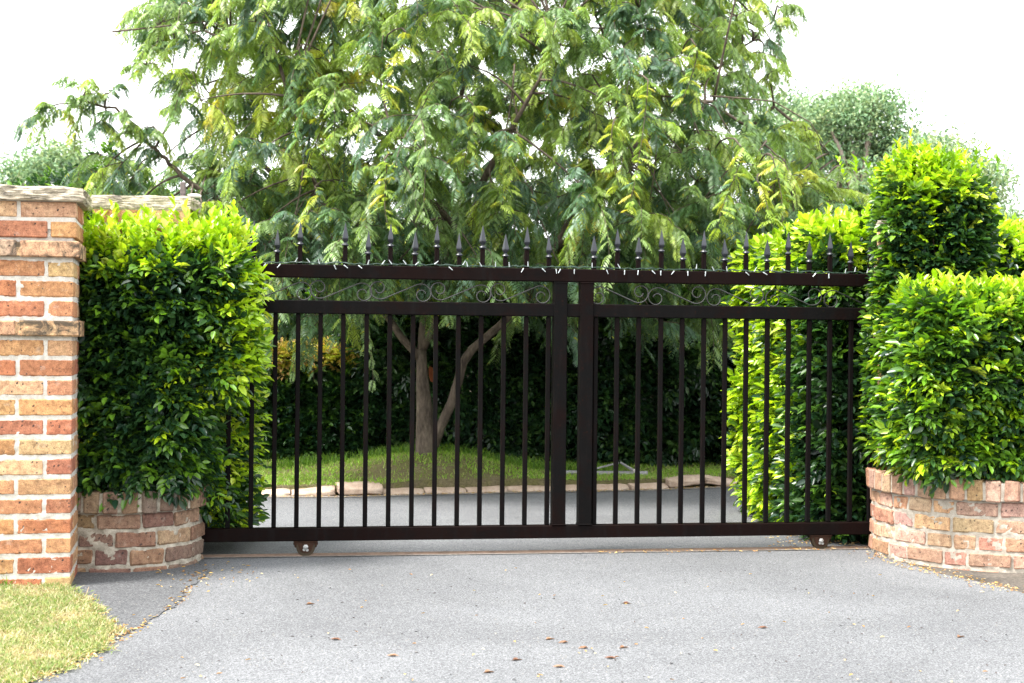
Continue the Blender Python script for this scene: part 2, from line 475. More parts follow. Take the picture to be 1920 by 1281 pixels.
cam = bpy.data.cameras.new('camera'); co = bpy.data.objects.new('camera', cam); COL.objects.link(co)
cam.sensor_width = 36; cam.lens = 50; cam.clip_end = 3000; cam.clip_start = .05
R_ = Vector((CA, 0, SA)); U_ = Vector((-SA, 0, CA)); B_ = Vector((0, -1, 0))
mw = Matrix.Identity(4)
for i in range(3): mw[i][0] = R_[i]; mw[i][1] = U_[i]; mw[i][2] = B_[i]
mw[0][3], mw[1][3], mw[2][3] = 0, 0, H
co.matrix_world = mw
cam.dof.use_dof = True; cam.dof.focus_distance = 7.6; cam.dof.aperture_fstop = 6.3
sc.camera = co
vs = sc.view_settings; vs.view_transform = 'Standard'; vs.look = 'None'; vs.exposure = 2.0; vs.gamma = 1; vs.use_curve_mapping = False
try:
    sc.cycles.max_bounces = 8; sc.cycles.diffuse_bounces = 4; sc.cycles.transmission_bounces = 4
    sc.cycles.use_denoising = True
except Exception: pass

# ------------------------------------------------------------------ ground sheets
def poly_sheet(name, pts, z, mat, thick=0.0):
    bm = bmesh.new(); vsx = [bm.verts.new((p[0], p[1], z)) for p in pts]
    bm.faces.new(vsx); bmesh.ops.recalc_face_normals(bm, faces=bm.faces)
    for f_ in bm.faces:
        if f_.normal.z < 0: f_.normal_flip()
    me = bpy.data.meshes.new(name); bm.to_mesh(me); bm.free()
    return link(name, me, mat)
g = poly_sheet('ground', [(-900,-60),(900,-60),(900,1500),(-900,1500)], -.012, M['soil']); tag(g, kind='structure')
KL = [Vector((-7.5, 8.75, 0)), gp(400, 931), gp(640, 931), gp(960, 923), gp(1200, 919), gp(1400, 911), Vector((5.5, 12.4, 0))]
def kerb_at(x):
    for a, b in zip(KL[:-1], KL[1:]):
        if a.x <= x <= b.x: return a.y + (b.y-a.y)*(x-a.x)/(b.x-a.x)
    return KL[-1].y if x > 0 else KL[0].y
drv = [(-1.2, -3), (6, -3), (6, 6.0), (3.6, 6.70)]
seam = [gp(1920,1112), gp(1840,1092), gp(1760,1075), gp(1700,1057), gp(1640,1040)]
drv += [(p.x, p.y) for p in seam]
drv += [(2.2, 8.4), (5.6, 9.2)]
drv += [(KL[-1].x, KL[-1].y-.02)] + [(p.x, p.y-.02) for p in reversed(KL[:-1])]
drv += [(-7.5, 7.6), (-1.75, 7.6), (-1.9, 7.0), (-2.45, 6.9), (-2.7, 6.3), (-2.6, 3.5)]
dw = poly_sheet('driveway', drv, 0.0, M['asphalt']); tag(dw, kind='structure')
strip = poly_sheet('verge', [(p.x-.02, p.y-.01) for p in seam] + [(1.98,7.9), (2.3,7.9), (3.6,7.4), (3.6,6.75)], -.004, M['dirt']); tag(strip, kind='structure')
gut = poly_sheet('gutter', [(p.x, p.y-.10) for p in KL] + [(p.x, p.y+.02) for p in reversed(KL)], .004, M['concrete']); tag(gut, kind='structure')

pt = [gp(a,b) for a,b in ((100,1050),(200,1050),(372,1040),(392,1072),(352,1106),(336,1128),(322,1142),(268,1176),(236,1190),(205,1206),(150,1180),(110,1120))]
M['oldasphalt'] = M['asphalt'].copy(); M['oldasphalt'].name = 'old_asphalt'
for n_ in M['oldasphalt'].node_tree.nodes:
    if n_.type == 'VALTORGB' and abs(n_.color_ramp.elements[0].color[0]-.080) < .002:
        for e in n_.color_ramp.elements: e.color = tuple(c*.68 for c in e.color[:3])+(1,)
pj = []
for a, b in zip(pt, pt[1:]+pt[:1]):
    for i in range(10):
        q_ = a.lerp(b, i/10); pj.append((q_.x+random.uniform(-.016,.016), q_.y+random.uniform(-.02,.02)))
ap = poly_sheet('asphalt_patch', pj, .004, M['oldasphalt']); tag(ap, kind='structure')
# back lawn with mound
TB = Vector((-.69, 11.25, 0))
def lawn_z(x, y):
    k = kerb_at(x); t = y-k
    z = .062 + .012*min(max(t, 0), 2)
    d2 = ((x-TB.x)/.72)**2 + ((y-TB.y-.05)/.62)**2
    return z + .17*math.exp(-d2) + .012*math.sin(5*x)*math.sin(6*y+x)
NX, NY = 150, 46; VV = []; QQ = []
for j in range(NY):
    for i in range(NX):
        x = -6.5 + 11.5*i/(NX-1); k = kerb_at(x); y = k+.06 + (4.2*(j/(NY-1))**1.5)
        VV.append((x, y+(.05 if j == 0 else 0), lawn_z(x, y) if j else -.01))
for j in range(NY-1):
    for i in range(NX-1): QQ.append((j*NX+i, j*NX+i+1, (j+1)*NX+i+1, (j+1)*NX+i))
lw = link('back_lawn', np_mesh('back_lawn', VV, QQ, None, M['lawnback'])); tag(lw, kind='structure')
for p in lw.data.polygons: p.use_smooth = True

def blades(name, P, h, wd, cols, probs, lean=.6):
    n = len(P); D = nrm(np.array([0,0,1.0]) + rnd_unit(n)*lean); D[:,2] = np.abs(D[:,2])
    S = nrm(np.cross(D, rnd_unit(n)))
    hh = (h*(.5+RNG.random(n)))[:, None]
    bend = rnd_unit(n)*np.array([1,1,0])*hh*.45
    a = P - S*wd/2; b = P + S*wd/2; m1 = P + D*hh*.55 + bend*.3
    V = np.stack([a, b, m1 + S*wd*.35, m1 - S*wd*.35, P + D*hh + bend - np.array([0,0,1])*hh*.15], 1).reshape(-1, 3)
    k = np.arange(n)[:, None]*5
    Q = k+np.array([[0,1,2,3]]); T = k+np.array([[3,2,4]])
    C = np.repeat(pick(n, cols, probs)*(.75+.5*RNG.random((n,1))), 5, axis=0)
    return link(name, np_mesh(name, V, Q, C, M['grass'], T))
n = 60000
X = RNG.uniform(-4.2, 4.6, n); KY = np.array([kerb_at(x) for x in X]); Yv = KY + .08 + RNG.random(n)**1.2*1.9
Zv = np.array([lawn_z(x, y) for x, y in zip(X, Yv)])
d = np.sqrt(((X-TB.x-.05)/.95)**2 + ((Yv-(TB.y-.52))/.26)**2) + .35*fnoise(np.stack([X,Yv,Zv],1), 7, 3)
keepm = (d > .8) | (RNG.random(n) < .18)
GP = np.stack([X,Yv,Zv-.004],1)[keepm]
gb = blades('grass', GP, .032, .006, [(.19,.36,.04), (.27,.44,.05), (.32,.40,.10), (.40,.37,.18)], [3,4,2,1]); tag(gb, kind='stuff')
# taller tufts along the foot of the mound ridge
tx = np.concatenate([RNG.normal(c, .12, 260) for c in (-1.75,-1.5,-1.05,-.85,-.45,-.2,.1,.35,.7)]); ty = TB.y + .12 + RNG.random(len(tx))*.35
tz = np.array([lawn_z(x, y) for x, y in zip(tx, ty)])
gt = blades('tall_grass', np.stack([tx,ty,tz],1), .085, .007, [(.09,.20,.025), (.14,.26,.03), (.2,.3,.04)], [2,3,1], .45); tag(gt, kind='stuff')

# front lawn
fl = [(gp(-300,1108).x-.6, 6.5)] + [(gp(a,b).x, gp(a,b).y) for a, b in ((120,1105),(150,1120),(178,1150),(203,1180),(207,1192),(190,1214),(135,1248),(70,1276),(-60,1330))] + [(-2.6, 2.2), (-4.5, 2.2)]
fo = poly_sheet('front_lawn', fl, .006, M['lawn']); tag(fo, kind='structure')
def inpoly(P, poly):
    x, y = P[:,0], P[:,1]; c = np.zeros(len(P), bool); j = len(poly)-1
    for i in range(len(poly)):
        xi, yi = poly[i]; xj, yj = poly[j]
        m = ((yi > y) != (yj > y)) & (x < (xj-xi)*(y-yi)/(yj-yi+1e-12)+xi); c ^= m; j = i
    return c
P = np.stack([RNG.uniform(-3.0,-1.4,240000), RNG.uniform(3.9,6.6,240000), np.full(240000,.008)],1)
jit = np.stack([fnoise(P, 14, 5)*.045+RNG.normal(0,.02,len(P)), fnoise(P, 12, 6)*.045+RNG.normal(0,.02,len(P)), 0*P[:,0]],1)
P = P[inpoly(P+jit, fl)]
dry = fnoise(P, 6, 8) + .6*fnoise(P, 19, 9) + RNG.normal(0,.35,len(P)); ds = blades('dry_grass', P[dry > .25], .022, .0042, [(.50,.43,.25),(.56,.50,.33),(.40,.32,.18),(.30,.22,.12)], [4,4,3,1], 1.4); tag(ds, kind='stuff')
P = P[dry <= .25]
fg = blades('lawn_grass', P, .028, .0042, [(.19,.27,.08), (.30,.34,.13), (.40,.37,.20), (.50,.44,.27), (.14,.22,.04), (.34,.24,.14)], [5,6,4,2,2,1], 1.2); tag(fg, kind='stuff')
P2 = np.stack([RNG.uniform(-2.75,-2.24,900), 6.36+RNG.random(900)*.06, np.full(900,.005)],1)
tg = blades('edge_grass', P2, .055, .005, [(.10,.24,.02), (.18,.32,.03)], [1,1], .7); tag(tg, kind='stuff')

# ------------------------------------------------------------------ brickwork
BR = [(.40,.19,.095), (.34,.135,.075), (.43,.24,.125), (.38,.17,.095), (.44,.27,.15), (.32,.13,.075), (.42,.21,.10), (.43,.25,.14), (.41,.22,.11)]
BRD = [(.20,.115,.08), (.17,.095,.075), (.22,.14,.10), (.19,.13,.10), (.26,.16,.10)]
BRP = [(.37,.215,.15), (.35,.175,.125), (.40,.26,.18), (.33,.20,.15), (.39,.235,.14)]
def vcol(c, s=.12):
    k = random.uniform(1-s, 1+s); return (c[0]*k, c[1]*k*random.uniform(.93,1.07), c[2]*k*random.uniform(.9,1.1))
def mortar_box(name, sx, sy, z0, z1, mat, parent, amp=.0024):
    """a mortar core with lumpy faces"""
    st = .011; mbm = MB()
    for (ax, sg) in ((0,1),(0,-1),(1,1),(1,-1)):
        W_ = sy if ax == 0 else sx; nu = int(W_/st); nv = int((z1-z0)/st)
        vs_ = []
        for j in range(nv+1):
            for i in range(nu+1):
                u = -W_/2 + W_*i/nu; z = z0+(z1-z0)*j/nv
                e = min(1, 8*min(i, nu-i)/nu)
                o = random.uniform(-amp, amp)*e + amp*.8*e*math.sin(u*37+z*61)*math.sin(z*43-u*29)
                vs_.append(((sx/2+o)*sg, u, z) if ax == 0 else (u, (sy/2+o)*sg, z))
        fs_ = [(j*(nu+1)+i, j*(nu+1)+i+1, (j+1)*(nu+1)+i+1, (j+1)*(nu+1)+i) for j in range(nv) for i in range(nu)]
        mbm.add(vs_, fs_)
    return mbm.build(name, mat, parent, smooth=True)
def course(mb, z, w_, flip, h=.0705, pal=BR, dep=.11):
    """one ring of bricks of overall width w_"""
    j = .014; half = (w_-j)/2; R = Matrix.Rotation(PI/2 if flip else 0, 4, 'Z')
    def b(cx, cy, lx, ly):
        mb.col = vcol(random.choice(pal))
        mb.box((cx, cy, z+h/2+random.uniform(-.0015,.0015)), (lx, ly, h+random.uniform(-.004,.004)), .005, R, .0016)
    for sy in (-1, 1):
        for sx in (-1, 1): b(sx*(half/2+j/2), sy*(w_/2-dep/2), half, dep)
    ml = w_-2*dep-2*j
    for sx in (-1, 1): b(sx*(w_/2-dep/2), 0, dep, ml)
def slab(name, w_, d_, z0, h, mat, parent, seed=1, over=0):
    nx, nz = 46, 7; vs_ = []; fs_ = []; r = random.Random(seed)
    def dsp(p):
        return .006*math.sin(p[0]*31+seed)*math.sin(p[1]*27+p[2]*60) + .004*math.sin(p[0]*83+p[2]*140+seed*2) + r.uniform(-.0035,.0035)
    bm = bmesh.new(); bmesh.ops.create_cube(bm, size=1)
    bmesh.ops.subdivide_edges(bm, edges=bm.edges[:], cuts=13, use_grid_fill=True)
    for v in bm.verts:
        p = v.co; x, y, z = p.x*w_, p.y*d_, p.z*h
        edge = max(abs(p.x), abs(p.y))
        rr = 1 - .02*(abs(p.z)*2)**4 if edge > .49 else 1
        q = Vector((x*rr, y*rr, z0+h/2+z))
        if edge > .49:
            nrm_ = Vector((p.x if abs(p.x) > .49 else 0, p.y if abs(p.y) > .49 else 0, 0)).normalized()
            q += nrm_*dsp((x, y, z))*.9
        q.z += dsp((y, x, 1))*(.5 if p.z > 0 else .25) - (.004 if (edge > .49 and p.z > .3) else 0)
        v.co = q
    me = bpy.data.meshes.new(name); bm.to_mesh(me); bm.free(); me.materials.append(mat)
    return link(name, me, None, parent)
PCH = .0892
def pillar(loc, rz, label, sx=1, sy=1, cap_over=.10, seed=1):
    root = empty('brick_pillar', loc, rz); tag(root, label, 'pillar', 'brick gate pillars')
    root.scale = (sx, sy, 1)
    mb = MB(); N_ = 20; W0 = .474
    for i in range(N_):
        if i in (17, 13): continue
        course(mb, .004+i*PCH-.03, W0 + (.022 if i > 17 else 0), i % 2 == 0)
    br = mb.build('brickwork', M['brick'], root, colors=True)
    mortar_box('mortar', W0-.007, W0-.007, -.05, 1.752, M['mortar'], root)
    for i in (17, 13):
        mc = MB(); course(mc, .004+i*PCH-.03, W0+.054, i % 2 == 0, pal=[(.46,.28,.17),(.42,.24,.15),(.40,.27,.19)])
        mc.box((0,0,.004+i*PCH-.03+.034), (W0+.046, W0+.046, .060))
        st = mc.build('string_course', M['brick_dark'], root, colors=True)
    top = MB(); top.box((0,0,1.685), (W0+.012, W0+.012, .135)); top.build('neck', M['mortar'], root)
    slab('capstone', W0+cap_over, W0+cap_over, 1.742, .066, M['stone'], root, seed)
    return root
ryaw = .22
# front pillar: right front corner sits at pixel (139,1100)
c0 = gp(132, 1101); R0 = Matrix.Rotation(ryaw, 3, 'Z')
cc = c0 + R0 @ Vector((-.237, .237, 0))
pillar((cc.x, cc.y, 0), ryaw, 'tall brick gate pillar with rough stone cap beside the front lawn, nearest to viewer', cap_over=.085, seed=3)
PB = at(363, 800, 7.05)
p2 = pillar((PB.x-.05-.474*.95/2, 7.05+.474*.5/2, .028), .03, 'brick pillar with stone cap rising behind the big left hedge, mostly hidden by leaves', .95, .5, .05, 5)
PR = at(1645, 800, 7.70)
Rr = Matrix.Rotation(-.24, 3, 'Z'); cr = Vector((PR.x, 7.70, 0)) + Rr @ Vector((.237, .237, 0))
pillar((cr.x, cr.y, 0), -.24, 'brick pillar at the right end of the gate, overgrown by climbing shrub', cap_over=.03, seed=8)

def path_pts(pts, step=.01):
    out = []; 
    for a, b in zip(pts[:-1], pts[1:]):
        a, b = Vector(a), Vector(b); n_ = max(1, int((b-a).length/step))
        out += [a.lerp(b, i/n_) for i in range(n_)]
    out.append(Vector(pts[-1])); return out
def planter(name, path, ncourse, h0, label, pal, mor, over=.03, blen=(.11,.16), copz=.1):
    """brick retaining wall along a ground path (outside = right hand side of travel)"""
    root = empty(name, (0,0,0)); tag(root, label, 'planter wall', 'curved brick planter walls')
    P_ = path_pts(path, .01)
    cum = [0]
    for a, b in zip(P_[:-1], P_[1:]): cum.append(cum[-1]+(b-a).length)
    T = cum[-1]
    def pos(s):
        s = min(max(s, 0), T); i = max(1, next((k for k in range(len(cum)) if cum[k] >= s), len(cum)-1))
        t = (s-cum[i-1])/max(cum[i]-cum[i-1], 1e-9); p = P_[i-1].lerp(P_[i], t)
        a = P_[max(0, i-6)]; b = P_[min(len(P_)-1, i+5)]; d_ = (b-a).normalized()
        return p, d_, Vector((d_.y, -d_.x, 0))
    mb = MB()
    for c in range(-1, ncourse):
        s = -random.uniform(0, .1)
        while s < T:
            L_ = random.uniform(*blen) if random.random() < .75 else .2
            m_ = s+L_/2
            if m_ < T:
                p, d_, o = pos(m_)
                Mx = Matrix(((d_.x, -o.x, 0, p.x), (d_.y, -o.y, 0, p.y), (0, 0, 1, 0), (0,0,0,1)))
                mb.col = vcol(random.choice(pal), .18)
                z = h0 + c*.086 + .043
                mb.box((0, .05+random.uniform(-.003,.003), z+random.uniform(-.003,.003)), (L_, .10, .070+random.uniform(-.004,.004)), .006, Mx, .003)
            s += L_+.014
    mb.build('brickwork', M['brick'], root, colors=True)
    # mortar skin + back
    mm = MB(); ns = int(T/.012); z1 = h0+ncourse*.086; nz = int((z1+.05)/.012); vs_ = []
    for j in range(nz+1):
        for i in range(ns+1):
            p, d_, o = pos(T*i/ns); z = -.05+(z1+.05)*j/nz
            q = p - o*(.004+random.uniform(-.003,.003)+.003*math.sin(i*.5+j*.7)); vs_.append((q.x, q.y, z))
    mm.add(vs_, [(j*(ns+1)+i, j*(ns+1)+i+1, (j+1)*(ns+1)+i+1, (j+1)*(ns+1)+i) for j in range(nz) for i in range(ns)])
    mm.build('mortar', mor, root, smooth=True)
    cp = MB(); s = .004
    while s < T:
        L_ = .072; p, d_, o = pos(s+L_/2)
        Mx = Matrix(((d_.x, -o.x, 0, p.x), (d_.y, -o.y, 0, p.y), (0, 0, 1, 0), (0,0,0,1)))
        cp.col = vcol(random.choice(pal), .2)
        cp.box((0, .10-over+random.uniform(-.003,.003), z1+copz/2+random.uniform(-.003,.003)), (L_, .20, copz), .007, Mx, .003)
        s += .086
    cpo = cp.build('coping', M['brick'], root, colors=True)
    cm = MB(); vs_ = []
    for i in range(ns+1):
        p, d_, o = pos(T*i/ns)
        for (off, z) in ((over-.010, z1+.004), (over-.010, z1+copz-.010), (-.17, z1+copz-.010), (-.17, z1+.004)):
            q = p + o*(off+random.uniform(-.002,.002)); vs_.append((q.x, q.y, z))
    cm.add(vs_, [(i*4+k, i*4+(k+1)%4, i*4+4+(k+1)%4, i*4+4+k) for i in range(ns) for k in range(4)])
    cm.build('coping_mortar', mor, root, smooth=False)
    return root
def arc(cx, cy, r, a0, a1, n=24): return [(cx+r*math.cos(math.radians(a0+(a1-a0)*i/n)), cy+r*math.sin(math.radians(a0+(a1-a0)*i/n)), 0) for i in range(n+1)]
planter('planter_wall', [(-2.9,6.86,0), (-2.3,6.84,0)] + arc(-1.95,7.2,.38,-95,0) + [(-1.57,7.26,0)], 3, .03,
        'low curved brown brick planter wall under the left hedge, behind the front pillar', BRD, M['mortar_old'], .035, (.15,.2), .105)
planter('planter_wall', arc(2.63,7.75,.65,172,270) + [(3.2,7.12,0),(4.2,7.3,0)], 4, .006,
        'low curved pink brick planter wall under the right hedge', BRP, M['mortar_mid'], .03, (.105,.135), .104)
sb = poly_sheet('garden_bed', [(-2.9,6.92),(-1.95,6.9),(-1.68,7.05),(-1.63,7.25),(-2.9,7.25)], .36, M['soil']); tag(sb, kind='structure')
sb2 = poly_sheet('garden_bed', [(2.08,7.8),(2.2,7.4),(2.6,7.2),(4.2,7.36),(4.2,8.4),(2.08,8.1)], .40, M['soil']); tag(sb2, kind='structure')

# ------------------------------------------------------------------ sliding gate
G1 = gp(573, 1043); G2 = gp(1536, 1030)
gd = (G2-G1).normalized(); gyaw = math.atan2(gd.y, gd.x)
def gs(px, py=640.5):
    """distance along the gate for an image column"""
    u, v = px-960.0, 640.5-py; u2 = (u*CA - v*SA)/F
    # ray x = u2*y ; line G1 + s*gd
    return (u2*G1.y - G1.x)/(gd.x - u2*gd.y)
gate = empty('sliding_gate', (G1.x, G1.y, 0), gyaw)
tag(gate, 'black and rust steel sliding gate with spear topped pickets closing the driveway', 'gate')
ZB0, ZB1 = .082, .150; ZM0, ZM1 = 1.265, 1.335; ZT0, ZT1 = 1.452, 1.521
s0 = gs(355); s1 = gs(1637, 640)
def gate_box(name, x0, x1, z0, z1, dy, mat, bev=.004, y=0):
    mb = MB(); mb.box(((x0+x1)/2, y, (z0+z1)/2), (x1-x0, dy, z1-z0), bev); return mb.build(name, mat, gate)
gate_box('bottom_rail', s0, s1, ZB0, ZB1, .06, M['iron_rust'])
gate_box('middle_rail', s0, s1, ZM0, ZM1, .05, M['iron'])
gate_box('top_rail', s0, s1, ZT0, ZT1, .06, M['iron_rust'])
pxs = [1048.5, 1097.5]
for px in pxs:
    s = gs(px, 700); mb = MB(); mb.box((s, 0, (ZB1+.001+ZT0-.001)/2), (.072, .068, ZT0-ZB1-.002), .004)
    for zz in (ZB1+.004, ZT0-.004): mb.box((s, 0, zz), (.078, .074, .006), .002)
    mb.build('post', M['iron'], gate)
bars = [344, 387, 430, 473.5, 516.5, 559, 601, 643.8, 687.5, 731, 774.5, 817.3, 859.5, 902, 944.5, 986.5, 1028.3, 1117, 1157, 1197.5, 1239, 1279, 1319.5, 1359.5, 1399, 1438.7, 1478.3, 1517.3, 1556, 1595.8, 1633]
bm_ = MB(); bm_.box((0,0,0), (.024,.024,1.0), .003); barmesh = bm_.mesh('bar', M['iron'])
for px in bars:
    b = link('bar', barmesh, None, gate); s = gs(px, 620)
    b.location = (s, 0, (ZB1+ZM0)/2); b.scale = (1, 1, ZM0-ZB1-.001)
stem_prof = 1
sp = MB()
sp.lathe([(.006,0),(.016,.004),(.019,.009),(.016,.014),(.009,.017),(.008,.022),(.011,.026),(.0175,.036)], 12)
sp.lathe([(.0165,.036),(.0195,.043),(.0185,.052),(.002,.123),(.0005,.125)], 4, rot=PI/4)
spear_me = sp.mesh('spearhead', M['spear'])
def stem_mesh(h):
    mb = MB(); mb.box((0,0,h/2), (.024,.024,h), .003); return mb.mesh('picket', M['iron_rust'])
stT, stS = stem_mesh(.098), stem_mesh(.056)
picks = [(344,'T'),(387,'S'),(430,'T'),(432,'x'),(476,'T'),(520,'S'),(563,'T'),(647.5,'T'),(690.5,'S'),(732.5,'T'),(778.3,'S'),(819.5,'T'),(861.5,'S'),(905,'T'),(948,'S'),(988,'T'),(1029.5,'S'),(1114,'S'),(1158,'T'),(1197.5,'S'),(1240.3,'T'),(1280.8,'S'),(1320,'T'),(1359.3,'S'),(1399,'T'),(1438.8,'S'),(1478,'T'),(1517.5,'S'),(1556.5,'T'),(1595,'S'),(1632.5,'T')]
for px, k in picks:
    if k == 'x': continue
    s = gs(px, 450); h = .098 if k == 'T' else .056
    o = link('picket', stT if k == 'T' else stS, None, gate); o.location = (s, 0, ZT1)
    q = link('spearhead', spear_me, None, o); q.location = (0, 0, h)
    q.rotation_euler = (random.uniform(-.02,.02), random.uniform(-.02,.02), random.uniform(-.3,.3))
# scrolls
def scroll_pts():
    a, b = .114, .014; pts = []
    c = Vector((a, 0, -b))
    right = []
    for i in range(46):
        th = 118 - 470*i/45
        r = .0585*math.exp(-.0021*(118-th)) if th > 0 else .0585*math.exp(-.0021*118)*math.exp(-.0026*(0-th))
        right.append(c + Vector((math.cos(math.radians(th))*r, 0, math.sin(math.radians(th))*r)))
    left = [Vector((-p.x, 0, -p.z)) for p in reversed(right)]
    return left + right
SP = scroll_pts(); smb = MB()
smb.tube(SP, .0032, 6); scr = smb.mesh('scroll', M['scroll'], True)
smb2 = MB(); smb2.tube([Vector((-p.x, .0, p.z)) for p in SP], .0032, 6); scr2 = smb2.mesh('scroll', M['scroll'], True)
zc = (ZM1+ZT0)/2 - .006
for px in (417, 526, 639.5, 751, 864, 976):
    o = link('scroll', scr, None, gate); o.location = (gs(px, 548), 0, zc)
for px in (1161, 1269.5, 1378.5, 1488, 1597):
    o = link('scroll', scr2, None, gate); o.location = (gs(px, 556), 0, zc)
# running wheels
def wheel_unit(s):
    hb = MB(); hb.box((0,0,.077), (.125,.05,.008), .002)
    for sx in (-1,1): hb.lathe([(.012,.060),(.012,.071)], 6, (sx*.052, -.008, 0)); hb.lathe([(.004,.046),(.008,.060)], 6, (sx*.052,-.008,0))
    for sy in (-1,1):
        vs_ = []; 
        for k in range(13):
            a = -PI*k/12; vs_.append((.034*math.cos(a), .045+.026*math.sin(a)))
        pr = [(.045,.073)] + vs_ + [(-.045,.073)]
        n_ = len(pr); V_ = [(x, sy*.020-.002, z) for x, z in pr] + [(x, sy*.020+.002, z) for x, z in pr]
        hb.add(V_, [tuple(range(n_)), tuple(range(2*n_-1, n_-1, -1))] + [(i, (i+1)%n_, n_+(i+1)%n_, n_+i) for i in range(n_)])
    h = hb.build('wheel_bracket', M['rust'], gate); h.location = (s, 0, .001)
    RX = Matrix.Rotation(PI/2, 4, 'X')
    wb = MB(); Mx = Matrix.Translation((0, 0, .050)) @ RX
    wb.lathe([(.049,-.015),(.049,-.010),(.040,-.004),(.040,.004),(.049,.010),(.049,.015),(.046,.0165)], 40, M4=Mx)
    wo_ = wb.build('wheel', M['wheel'], h)
    bb = MB(); bb.lathe([(.014,.019),(.014,.026),(.009,.028),(.009,.034),(.006,.036)], 6, M4=Mx); bb.lathe([(.008,.019),(.008,.024)], 6, (.008,-.016,0), M4=Mx); bb.lathe([(.008,.019),(.008,.024)], 6, (-.008,-.014,0), M4=Mx)
    bb.build('axle_bolt', M['zinc'], h)
wheel_unit(gs(573, 1030)); wheel_unit(gs(1537, 1018))
# ground track
tr = MB()
Lr = s1-s0+.4
tr.box((0,0,.005), (Lr, .030, .010), .002); tr.box((0,.0,.012), (Lr, .012, .006), .002)
tro = tr.build('gate_track', M['track']); mid_ = G1 + gd*((s0+s1)/2); tro.location = (mid_.x, mid_.y, 0); tro.rotation_euler = (0,0,gyaw)
tag(tro, 'thin rusty steel track laid across the driveway under the gate', 'gate track')
# strip of pale concrete the track is bedded in
q = [mid_ - gd*Lr/2, mid_ + gd*Lr/2]; nrm2 = Vector((-gd.y, gd.x, 0))
stp = poly_sheet('track_bed', [q[0]-nrm2*.04, q[1]-nrm2*.04, q[1]+nrm2*.022, q[0]+nrm2*.022], .004, M['concrete']); tag(stp, kind='structure')

# fairy lights along the top rail
fl_ = empty('string_lights', (G1.x, G1.y, 0), gyaw); tag(fl_, 'string of tiny white fairy lights on green cable along the top of the gate', 'fairy lights')
wp = []; ss = gs(425, 500)
while ss < s1-.02:
    wp.append((ss, -.022+random.uniform(-.006,.01), ZT1+.005+random.uniform(-.002,.008))); ss += .025
wmb = MB(); wmb.tube(wp, .0026, 5)
wp2 = [(a+.01, b+.008+random.uniform(-.004,.004), c+random.uniform(-.004,.006)) for a, b, c in wp]; wmb.tube(wp2, .0026, 5)
wmb.build('cable', M['wire'], fl_)
bl = MB(); bl.tube([(0,0,0),(0,0,.010)], .0030, 6); bl.tube([(0,0,.009),(0,0,.026)], [.0026,.0018], 6); blm = bl.mesh('bulb', M['bulb'])
for i in range(54):
    a, b, c = wp[int((i+random.random()*.9)/54*len(wp))]
    o = link('bulb', blm, None, fl_); o.location = (a, b-.008, c)
    down = random.random() < .5
    o.rotation_euler = (random.uniform(.15,.5) + (PI*.9 if down else 0), random.uniform(-1.1,1.1), 0)
    if down: o.location = (a, -.036, ZT1-.001)

# ------------------------------------------------------------------ things on the left pillar
PT = Vector((at(342,380,7.1).x, 7.11, 1.808+.026))
pmb = MB(); pmb.lathe([(.020,0),(.020,.006),(.012,.010),(.012,.020)], 10)
pmb.box((0,0,.046), (.026,.022,.060), .003); pmb.lathe([(.017,.018),(.011,.078)], 4, rot=PI/4)
po = pmb.build('metal_stub', M['stub']); po.location = PT; tag(po, 'short brown metal stub standing on the stone cap of the hidden pillar', 'metal stub')
qmb = MB(); qmb.tube([(-.03,0,.010),(-.005,0,.011),(.02,.004,.010),(.038,.006,.007)], [.009,.010,.011,.006], 8)
qo = qmb.build('pipe_fitting', M['pipe'], smooth=True); qo.location = PT+Vector((.05,.01,0)); tag(qo, 'small pale pipe fitting lying beside the metal stub on the pillar cap', 'pipe fitting')

# ------------------------------------------------------------------ kerb stones
def kerb_stone(L_, h, top=.10, seed=0):
    bm = bmesh.new(); bmesh.ops.create_cube(bm, size=1)
    bmesh.ops.subdivide_edges(bm, edges=bm.edges[:], cuts=5, use_grid_fill=True)
    r = random.Random(seed)
    for v in bm.verts:
        p = v.co.copy(); x = p.x*L_; y = p.y*.15; z = (p.z+.5)*h
        if p.z > 0: y += .02*(p.z*2) 
        if p.y < 0: z -= (h*.35)*max(0, p.z)*2*(-p.y*2)**3
        rr = 1-.10*(abs(p.x)*2)**6*.6
        v.co = Vector((x, y*rr, z*rr + 0)) + Vector((r.uniform(-.004,.004), r.uniform(-.004,.004), r.uniform(-.004,.004)))
    bmesh.ops.bevel(bm, geom=[e for e in bm.edges if e.calc_face_angle(0) > .9], offset=.008, segments=1)
    me = bpy.data.meshes.new('kerb_stone'); bm.to_mesh(me); bm.free(); me.materials.append(M['kerb'])
    for p_ in me.polygons: p_.use_smooth = True
    return me
kms = [kerb_stone(.31, .066, seed=i) for i in range(4)]
sx_ = -3.0; i = 0
raised = {}
